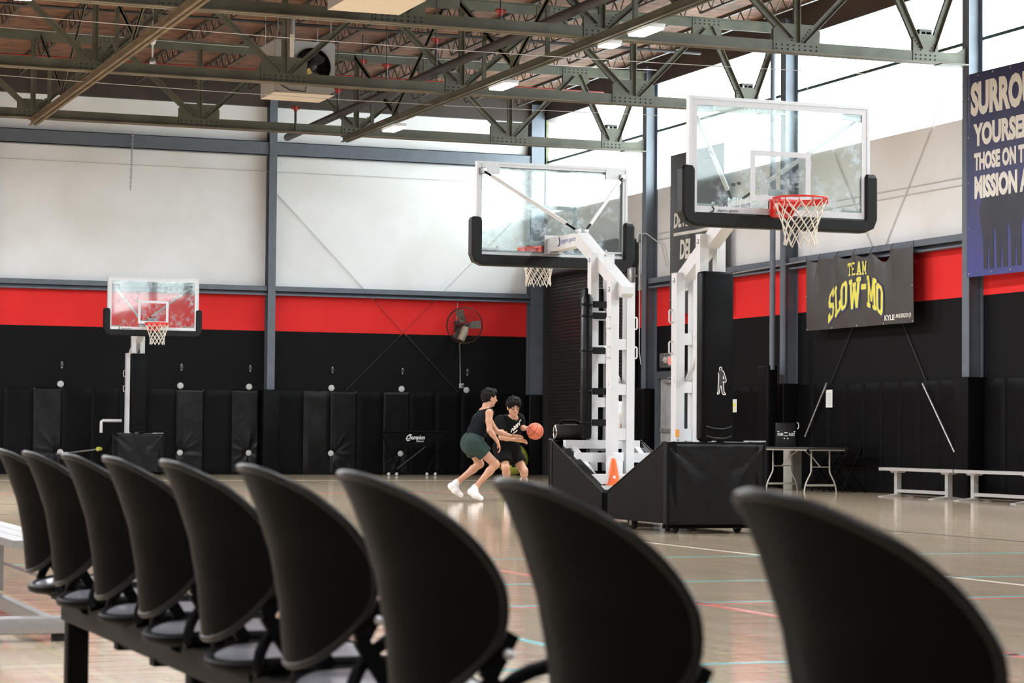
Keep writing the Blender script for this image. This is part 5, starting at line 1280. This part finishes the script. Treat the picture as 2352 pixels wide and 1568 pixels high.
def hand(F,w,d,nrm,curl=.5,s=1.0,spread=.02,thumb=1):
    """w wrist, d direction of the hand, nrm palm normal (fingers curl towards it)"""
    d=unit(d); nrm=unit(np.array(nrm)-d*np.dot(nrm,d)); lat=np.cross(d,nrm); w=np.array(w,float)
    k=w+d*.085*s
    for q in (-1,-.33,.33,1): F.cone(w+lat*q*.016*s,k+lat*q*.031*s,.018*s,.013*s,.012)
    for i,(q,L_) in enumerate(((-1,.066),(-.33,.080),(.33,.086),(1,.076))):
        p=k+lat*q*.031*s; dd=unit(d+lat*q*spread); r=.0095*s
        for j,f in enumerate((.5,.3,.26)):
            a=curl*(.5+.6*j); dd=unit(dd*math.cos(a)+nrm*math.sin(a)); p2=p+dd*L_*f*s; F.cone(p,p2,r,r*.92,.004); p=p2; r*=.92
    p=w+d*.025*s+lat*thumb*.026*s; dd=unit(d*.7+lat*thumb*.8+nrm*.35)
    for L_,r in ((.042,.013),(.034,.011),(.026,.010)):
        p2=p+dd*L_*s; F.cone(p,p2,r*s,r*.92*s,.006); p=p2; dd=unit(dd+d*.25+nrm*.15)
def leg(F,hip,knee,ank,s=1.0):
    F.cone(hip,knee,.088*s,.056*s,.04); mid=np.array(knee)*.68+np.array(ank)*.32
    F.cone(knee,mid,.054*s,.052*s,.03); F.cone(mid,ank,.052*s,.034*s,.03)
def arm(F,sh,el,wr,s=1.0):
    F.cone(sh,np.array(sh)*.5+np.array(el)*.5,.052*s,.046*s,.03); F.cone(np.array(sh)*.5+np.array(el)*.5,el,.046*s,.037*s,.02)
    m=np.array(el)*.65+np.array(wr)*.35; F.cone(el,m,.037*s,.038*s,.02); F.cone(m,wr,.038*s,.025*s,.02)
def torso(F,hl,hr,sl_,sr_,nb,infl=0,k=.05):
    hl,hr,sl_,sr_,nb=[np.array(x,float) for x in (hl,hr,sl_,sr_,nb)]
    pc=(hl+hr)/2; sc=(sl_+sr_)/2; up=unit(sc-pc); lat=unit(sr_-sl_); lh=unit(hr-hl)
    F.cone(pc-lh*.075,pc+lh*.075,.098+infl,.098+infl,k)
    wc=pc*.62+sc*.38; F.cone(wc-lh*.055,wc+lh*.055,.096+infl,.096+infl,k); F.cone(pc,wc,.10+infl,.10+infl,k)
    cc=pc*.30+sc*.70; F.cone(cc-lat*.075,cc+lat*.075,.105+infl,.105+infl,k); F.cone(wc,cc,.10+infl,.11+infl,k)
    F.cone(sl_*.86+sc*.14,sr_*.86+sc*.14,.068+infl,.068+infl,k); F.cone(cc,sc,.11+infl,.07+infl,k)
    F.cone(sc,nb,.062+infl,.056+infl,.03)
    return pc,sc,up
def bounds(*pts,m=.2):
    a=np.array([npv(p) for p in pts]); return a.min(0)-m,a.max(0)+m
def add_child(me,name,par):
    o=bpy.data.objects.new(name,me); COL.objects.link(o); o.parent=par; return o
def shoe(par,heel,toe,ank,m):
    heel,toe,ank=[np.array(x,float) for x in (heel,toe,ank)]; F=Field(*bounds(heel,toe,ank,m=.12),.007)
    F.cone(heel,heel*.5+toe*.5,.040,.044,.03); F.cone(heel*.5+toe*.5,toe,.046,.036,.03); F.cone(heel*.85+ank*.15,ank,.044,.040,.04); F.cone(heel*.6+toe*.4,ank,.038,.036,.04)
    o=add_child(F.mesh('shoe',m),'shoe',par); return o
def eyes(par,L,s=1.0):
    for q in (-1,1):
        e=MB(); c=L(q*.030,.084,.006); e.grid(lambda u,v:tuple(c+.011*s*np.array((math.sin(PI*v)*math.cos(2*PI*u),math.sin(PI*v)*math.sin(2*PI*u),math.cos(PI*v)*.6))),10,6); e.build('eye',M['lens'],par)
        e=MB(); e.tube([tuple(L(q*.014,.096,.030)),tuple(L(q*.032,.092,.036)),tuple(L(q*.052,.076,.028))],.005,5); e.build('eyebrow',M['hair'],par)
    e=MB(); e.tube([tuple(L(-.024,.083,-.058)),tuple(L(0,.094,-.056)),tuple(L(.024,.083,-.058))],.0055,5); e.build('mouth',M['lip'],par)
def zp(x,y): return (960+x/4.612,860+y/4.612)
def J(x,y,Y): return npv(at(*zp(x,y),Y=Y))
# ---- defender in dark jersey and green shorts, seen from behind
Yn,Yf=30.22,30.58; Ym=30.40
hr_=J(600,735,Yn+.06); hl_=J(545,725,Yf-.06); sr_=J(752,405,Yn); sl_=J(690,395,Yf+.02); nb=J(728,335,Ym-.02); hc=J(757,250,Ym)
kn=J(822,950,Yn-.02); an=J(622,1178,Yn+.05); kf=J(655,945,Yf); af=J(432,1125,Yf+.12)
er=J(758,590,Yn-.06); wr=J(840,705,Yn-.05); el=J(830,600,Yf+.04); wl=J(985,652,Yf+.02)
toe_n=npv(at(*zp(668,1318),Y=Yn)); heel_n=J(560,1245,Yn+.06); toe_n[2]=.045; heel_n[2]=max(heel_n[2],.13)
toe_f=J(455,1275,Yf+.1); heel_f=J(350,1185,Yf+.14)
F=Field(*bounds(hc,kn,an,kf,af,er,wl,toe_n,m=.30),.007)
torso(F,hl_,hr_,sl_,sr_,nb); fwd1=RV*.88+FV*.42-UV*.08
F.cone(nb,hc-UV*.03,.056,.054,.03); L1,A1=head(F,hc,fwd1,1.0)
leg(F,hr_,kn,an); leg(F,hl_,kf,af); arm(F,sr_,er,wr); arm(F,sl_,el,wl)
hand(F,wr,RV*.35-UV*.85+FV*.0,-RV*.8-UV*.3,.55,1.0,thumb=1); hand(F,wl,RV*.98+UV*.02,-UV*.8-FV*.3,.18,1.0,.12,thumb=-1)
F.cone(an,heel_n*.6+toe_n*.4,.034,.034,.03); F.cone(af,heel_f*.6+toe_f*.4,.034,.034,.03)
P1=bpy.data.objects.new('person',F.mesh('person',M['skin'])); COL.objects.link(P1)
tag(P1,'defender in sleeveless dark jersey, green shorts and white shoes, crouching with arms out','person')
C=Field(*bounds(hl_,hr_,sl_,sr_,nb,m=.26),.008); pc,sc,up=torso(C,hl_,hr_,sl_,sr_,nb-UV*.02,.016)
C.wobble(.0035,26,1); C.cut(nb-UV*.028+FV*.0,UV*.9-RV*.25)
for sh,e_ in ((sr_,er),(sl_,el)): C.cone(sh+(sh-sc)*.42,e_*.5+sh*.5+(sh-sc)*.10,.060,.050,.0,neg=True) if False else None
lat=unit(sr_-sl_); C.cut(sr_+lat*.022,lat); C.cut(sl_-lat*.022,-lat); C.cut(pc-up*.03,-up)
add_child(C.mesh('jersey',M['jersey']),'jersey',P1)
C=Field(*bounds(hl_,hr_,kn,kf,m=.24),.008)
lh=unit(hr_-hl_); C.cone(pc-lh*.08+up*.02,pc+lh*.08+up*.02,.120,.120,.05); C.cone(pc-lh*.075-up*.03,pc+lh*.075-up*.03,.122,.122,.05); C.cone(pc-lh*.06+up*.07,pc+lh*.06+up*.07,.112,.112,.05)
mk=hr_*.42+kn*.58; mf=hl_*.42+kf*.58; C.cone(hr_,mk,.118,.112,.05); C.cone(hl_,mf,.120,.112,.05); C.wobble(.004,24,4)
h1_=hr_*.48+kn*.52; h2_=hl_*.48+kf*.52
C2=C
# hems: cut each leg in its own half
ax=[C.lo[i]+C.h*np.arange(C.n[i],dtype=np.float32) for i in range(3)]; G=np.stack(np.meshgrid(*ax,indexing='ij'),-1)
dn=rcone(G,hr_,kn,.0,.0); df=rcone(G,hl_,kf,0,0); n1=unit(kn-hr_); n2=unit(kf-hl_)
cutv=np.where(dn<df,(G-h1_)@n1,(G-h2_)@n2); C.D=np.maximum(C.D,cutv.astype(np.float32)); del G
C.cut(pc+up*.12,up)
add_child(C.mesh('shorts',M['shorts_green']),'shorts',P1)
Hh=Field(*bounds(hc,m=.20),.006); Hh.ell(L1(0,-.014,.038),A1,(.094,.108,.108),.02); Hh.ell(L1(0,-.055,.0),A1,(.074,.060,.085),.02); Hh.ell(L1(0,.055,.095),A1,(.066,.045,.035),.02); Hh.wobble(.008,60,2)
fN=A1[1]; uN=A1[2]; Hh.cut(L1(0,.06,.045),fN*.72-uN*.68); Hh.cut(L1(0,0,-.075),-uN)
add_child(Hh.mesh('hair',M['hair']),'hair',P1); eyes(P1,L1)
shoe(P1,heel_n,toe_n,an*.75+heel_n*.25,M['shoe_white']); shoe(P1,heel_f,toe_f,af*.75+heel_f*.25,M['shoe_white'])
for a_,h_ in ((an,heel_n),(af,heel_f)):
    S_=Field(*bounds(a_,h_,m=.1),.006); S_.cone(a_*1.0,a_*.5+h_*.5,.040,.042,.02); add_child(S_.mesh('sock',M['shoe_white']),'sock',P1)
from mathutils.bvhtree import BVHTree
def decal(o,paths,w,m,name,par):
    """lettering strokes laid on a garment: pixel paths are dropped onto its surface"""
    tr=BVHTree.FromPolygons([v.co for v in o.data.vertices],[p.vertices for p in o.data.polygons]); q=MB()
    for path in paths:
        pts=[]
        for (x0,y0),(x1,y1) in zip(path[:-1],path[1:]):
            for k in range(5):
                p=at(*zp(x0+(x1-x0)*k/4,y0+(y1-y0)*k/4),Y=60.); d=(p-CAM).normalized(); h=tr.ray_cast(CAM,d)
                if h[0] is not None: pts.append(h[0]-d*.004)
        if len(pts)>1: q.tube(pts,w,5)
    return q.build(name,m,par)
jer=[c for c in P1.children if c.name.startswith('jersey')][0]
decal(jer,[[(602,378),(640,362),(668,350)],[(602,378),(630,380),(655,368),(668,350)]],.009,M['print_white'],'number_print',P1)
# ---- dribbler with glasses, black shirt, facing the seats
Y2=31.05
hR=J(885,790,Y2+.02); hL=J(990,790,Y2+.05); sR=J(868,500,Y2-.12); sL=J(1072,478,Y2-.05); nb2=J(1010,455,Y2-.12); hc2=J(1012,345,Y2-.16)
kR=J(930,985,Y2-.15); aR=J(950,1165,Y2+.05); kL=J(1122,1020,Y2-.12); aL=J(1125,1110,Y2+.30)
eR=J(885,665,Y2-.22); wR=J(1035,690,Y2-.34); eL=J(1090,560,Y2+.02); wL=J(1160,572,BALL.y+.16)
toeR=aR+np.array((.02,-.17,0)); toeR[2]=.045; heR=aR.copy(); heR[2]=.05; aR[2]=max(aR[2],.11)
heL=aL+np.array((0,.05,-.02)); toeL=aL+np.array((.03,.02,-.19))
F=Field(*bounds(hc2,kR,aR,toeR,kL,aL,eR,wR,wL,m=.30),.007)
torso(F,hR,hL,sR,sL,nb2); fwd2=-FV*.9+RV*.30-UV*.16
F.cone(nb2,hc2-UV*.02,.055,.054,.03); L2,A2=head(F,hc2,fwd2,1.0)
leg(F,hR,kR,aR); leg(F,hL,kL,aL); arm(F,sR,eR,wR); arm(F,sL,eL,wL)
hand(F,wR,RV*.97-UV*.12,-UV*.6-FV*.5,.22,1.0,.1,thumb=-1)
bc=npv(BALL); hand(F,wL,unit(bc-wL)*.55+RV*.55+FV*.25,bc-wL,.42,1.0,.14,thumb=1)
F.cone(aR,heR*.6+toeR*.4,.034,.03,.03); F.cone(aL,heL*.6+toeL*.4,.034,.03,.03)
P2=bpy.data.objects.new('person',F.mesh('person',M['skin2'])); COL.objects.link(P2)
tag(P2,'dribbler with glasses in black shirt and shorts, holding the ball out to one side','person')
C=Field(*bounds(hR,hL,sR,sL,nb2,eR,eL,m=.24),.008); pc,sc,up=torso(C,hR,hL,sR,sL,nb2-UV*.035,.022)
C.cone(pc,pc-up*.05,.125,.130,.05)
mR=sR*.42+eR*.58; mL=sL*.35+eL*.65; C.cone(sR,mR,.076,.078,.05); C.cone(sL,mL,.074,.076,.05); C.wobble(.004,22,3)
ax=[C.lo[i]+C.h*np.arange(C.n[i],dtype=np.float32) for i in range(3)]; G=np.stack(np.meshgrid(*ax,indexing='ij'),-1)
for s_,e_,m_ in ((sR,eR,sR*.45+eR*.55),(sL,eL,sL*.38+eL*.62)):
    near=rcone(G,s_*.3+e_*.7,e_,0,0)<.11; cv=(G-m_)@unit(e_-s_); C.D=np.where(near,np.maximum(C.D,cv),C.D).astype(np.float32)
del G
C.cone(nb2-UV*.01+(nb2-sc)*.0,nb2+UV*.12-FV*.03,.080,.11,.0,neg=True); C.cut(pc-up*.06,-up); add_child(C.mesh('shirt',M['tee']),'shirt',P2)
C=Field(*bounds(hR,hL,kR,kL,m=.24),.008); lh=unit(hL-hR); C.cone(pc-lh*.09+up*.03,pc+lh*.09+up*.03,.116,.116,.05)
C.cone(hR,hR*.22+kR*.78,.115,.118,.05); C.cone(hL,hL*.25+kL*.75,.112,.112,.05); C.wobble(.004,22,6)
ax=[C.lo[i]+C.h*np.arange(C.n[i],dtype=np.float32) for i in range(3)]; G=np.stack(np.meshgrid(*ax,indexing='ij'),-1)
dn=rcone(G,hR,kR,0,0); df=rcone(G,hL,kL,0,0); cutv=np.where(dn<df,(G-(hR*.25+kR*.75))@unit(kR-hR),(G-(hL*.36+kL*.64))@unit(kL-hL)); C.D=np.maximum(C.D,cutv.astype(np.float32)); del G
C.cut(pc+up*.10,up); add_child(C.mesh('shorts',M['shorts_black']),'shorts',P2)
Hh=Field(*bounds(hc2,m=.22),.006); Hh.ell(L2(0,-.010,.046),A2,(.104,.114,.112),.02); Hh.ell(L2(0,.050,.085),A2,(.078,.055,.045),.02); Hh.wobble(.011,55,5)
fN=A2[1]; uN=A2[2]; Hh.cut(L2(0,.085,.034),fN*.80-uN*.60); Hh.cut(L2(0,0,-.045),-uN)
add_child(Hh.mesh('hair',M['hair']),'hair',P2); eyes(P2,L2)
g=MB()
for q in (-1,1): g.tube([tuple(L2(q*.033+.026*math.cos(a),.100-.012*abs(math.cos(a)),.004+.020*math.sin(a))) for a in [2*PI*i/14 for i in range(14)]],.0038,5,closed=True); g.tube([tuple(L2(q*.059,.088,.010)),tuple(L2(q*.083,.0,.008))],.0035,5)
g.tube([tuple(L2(-.008,.103,.008)),tuple(L2(.008,.103,.008))],.0035,5); g.build('glasses',M['lens'],P2)
shoe(P2,heR,toeR,aR,M['shoe_white']); shoe(P2,heL,toeL,aL,M['shoe_white'])
tee=[c for c in P2.children if c.name.startswith('shirt')][0]
decal(tee,[[(985,612),(1000,570),(1012,598)],[(1004,580),(1030,572)],[(1022,590),(1018,548),(1042,560)],[(1035,575),(1040,530),(1058,548)],[(1052,560),(1056,515),(1075,535),(1072,500)],[(1072,535),(1078,490),(1092,480)],[(1005,625),(1035,605),(1050,590)]],.008,M['cream_print'],'shirt_print',P2)
# ---- bystander in a white shirt standing beyond the turned hoop
b0=at(1404,1000,Y=35.4); bx,by=b0.x,35.4; Q=lambda x,y,z: np.array((bx+x,by+y,z))
F=Field((bx-.4,by-.35,-.02),(bx+.4,by+.35,1.82),.009)
torso(F,Q(-.09,0,.93),Q(.09,0,.93),Q(-.17,0,1.41),Q(.17,0,1.41),Q(0,0,1.47)); F.cone(Q(0,0,1.46),Q(0,.01,1.58),.056,.054,.03); L3,A3=head(F,Q(0,.0,1.63),-FV*.6+RV*.8,1.0)
for s in (-1,1):
    leg(F,Q(s*.09,0,.9),Q(s*.10,-.02,.50),Q(s*.11,.02,.10)); F.cone(Q(s*.11,.02,.08),Q(s*.12,-.15,.05),.035,.035,.03)
    arm(F,Q(s*.18,0,1.40),Q(s*.215,.03,1.12),Q(s*.12,-.20,1.02)); hand(F,Q(s*.12,-.20,1.02),np.array((-s*.6,-.5,0.)),np.array((0,0,-1.)),.4,1.0,thumb=s)
P3=bpy.data.objects.new('person',F.mesh('person',M['skin3'])); COL.objects.link(P3); tag(P3,'bystander in a white shirt standing half hidden behind the turned hoop mast','person')
C=Field((bx-.45,by-.3,.8),(bx+.45,by+.3,1.55),.009); torso(C,Q(-.09,0,.95),Q(.09,0,.95),Q(-.17,0,1.41),Q(.17,0,1.41),Q(0,0,1.44),.022)
for s in (-1,1): C.cone(Q(s*.18,0,1.40),Q(s*.208,.02,1.17),.075,.072,.05)
C.cut((bx,by,1.475),(0,0,1)); C.cut((bx,by,.88),(0,0,-1))
ax=[C.lo[i]+C.h*np.arange(C.n[i],dtype=np.float32) for i in range(3)]; sx_=np.abs(ax[0]-bx)[:,None,None]; zz_=(1.19-ax[2])[None,None,:]; C.D=np.where(sx_>.165,np.maximum(C.D,zz_),C.D).astype(np.float32)
add_child(C.mesh('shirt',M['tee_white']),'shirt',P3)
C=Field((bx-.3,by-.25,.4),(bx+.3,by+.25,1.0),.009)
for s in (-1,1): C.cone(Q(s*.085,0,.92),Q(s*.10,-.01,.55),.118,.112,.04)
C.cut((bx,by,.56),(0,0,-1)); C.cut((bx,by,.97),(0,0,1)); add_child(C.mesh('shorts',M['shorts_black']),'shorts',P3)
Hh=Field((bx-.2,by-.2,1.45),(bx+.2,by+.2,1.85),.008); Hh.ell(L3(0,-.014,.036),A3,(.088,.102,.102),.02); Hh.cut(L3(0,.05,.05),A3[1]*.8-A3[2]*.6); Hh.cut(L3(0,0,-.06),-A3[2]); add_child(Hh.mesh('hair',M['hair']),'hair',P3); eyes(P3,L3)
for s in (-1,1): shoe(P3,Q(s*.11,.04,.045),Q(s*.13,-.18,.045),Q(s*.11,.03,.12),M['shoe_white'])
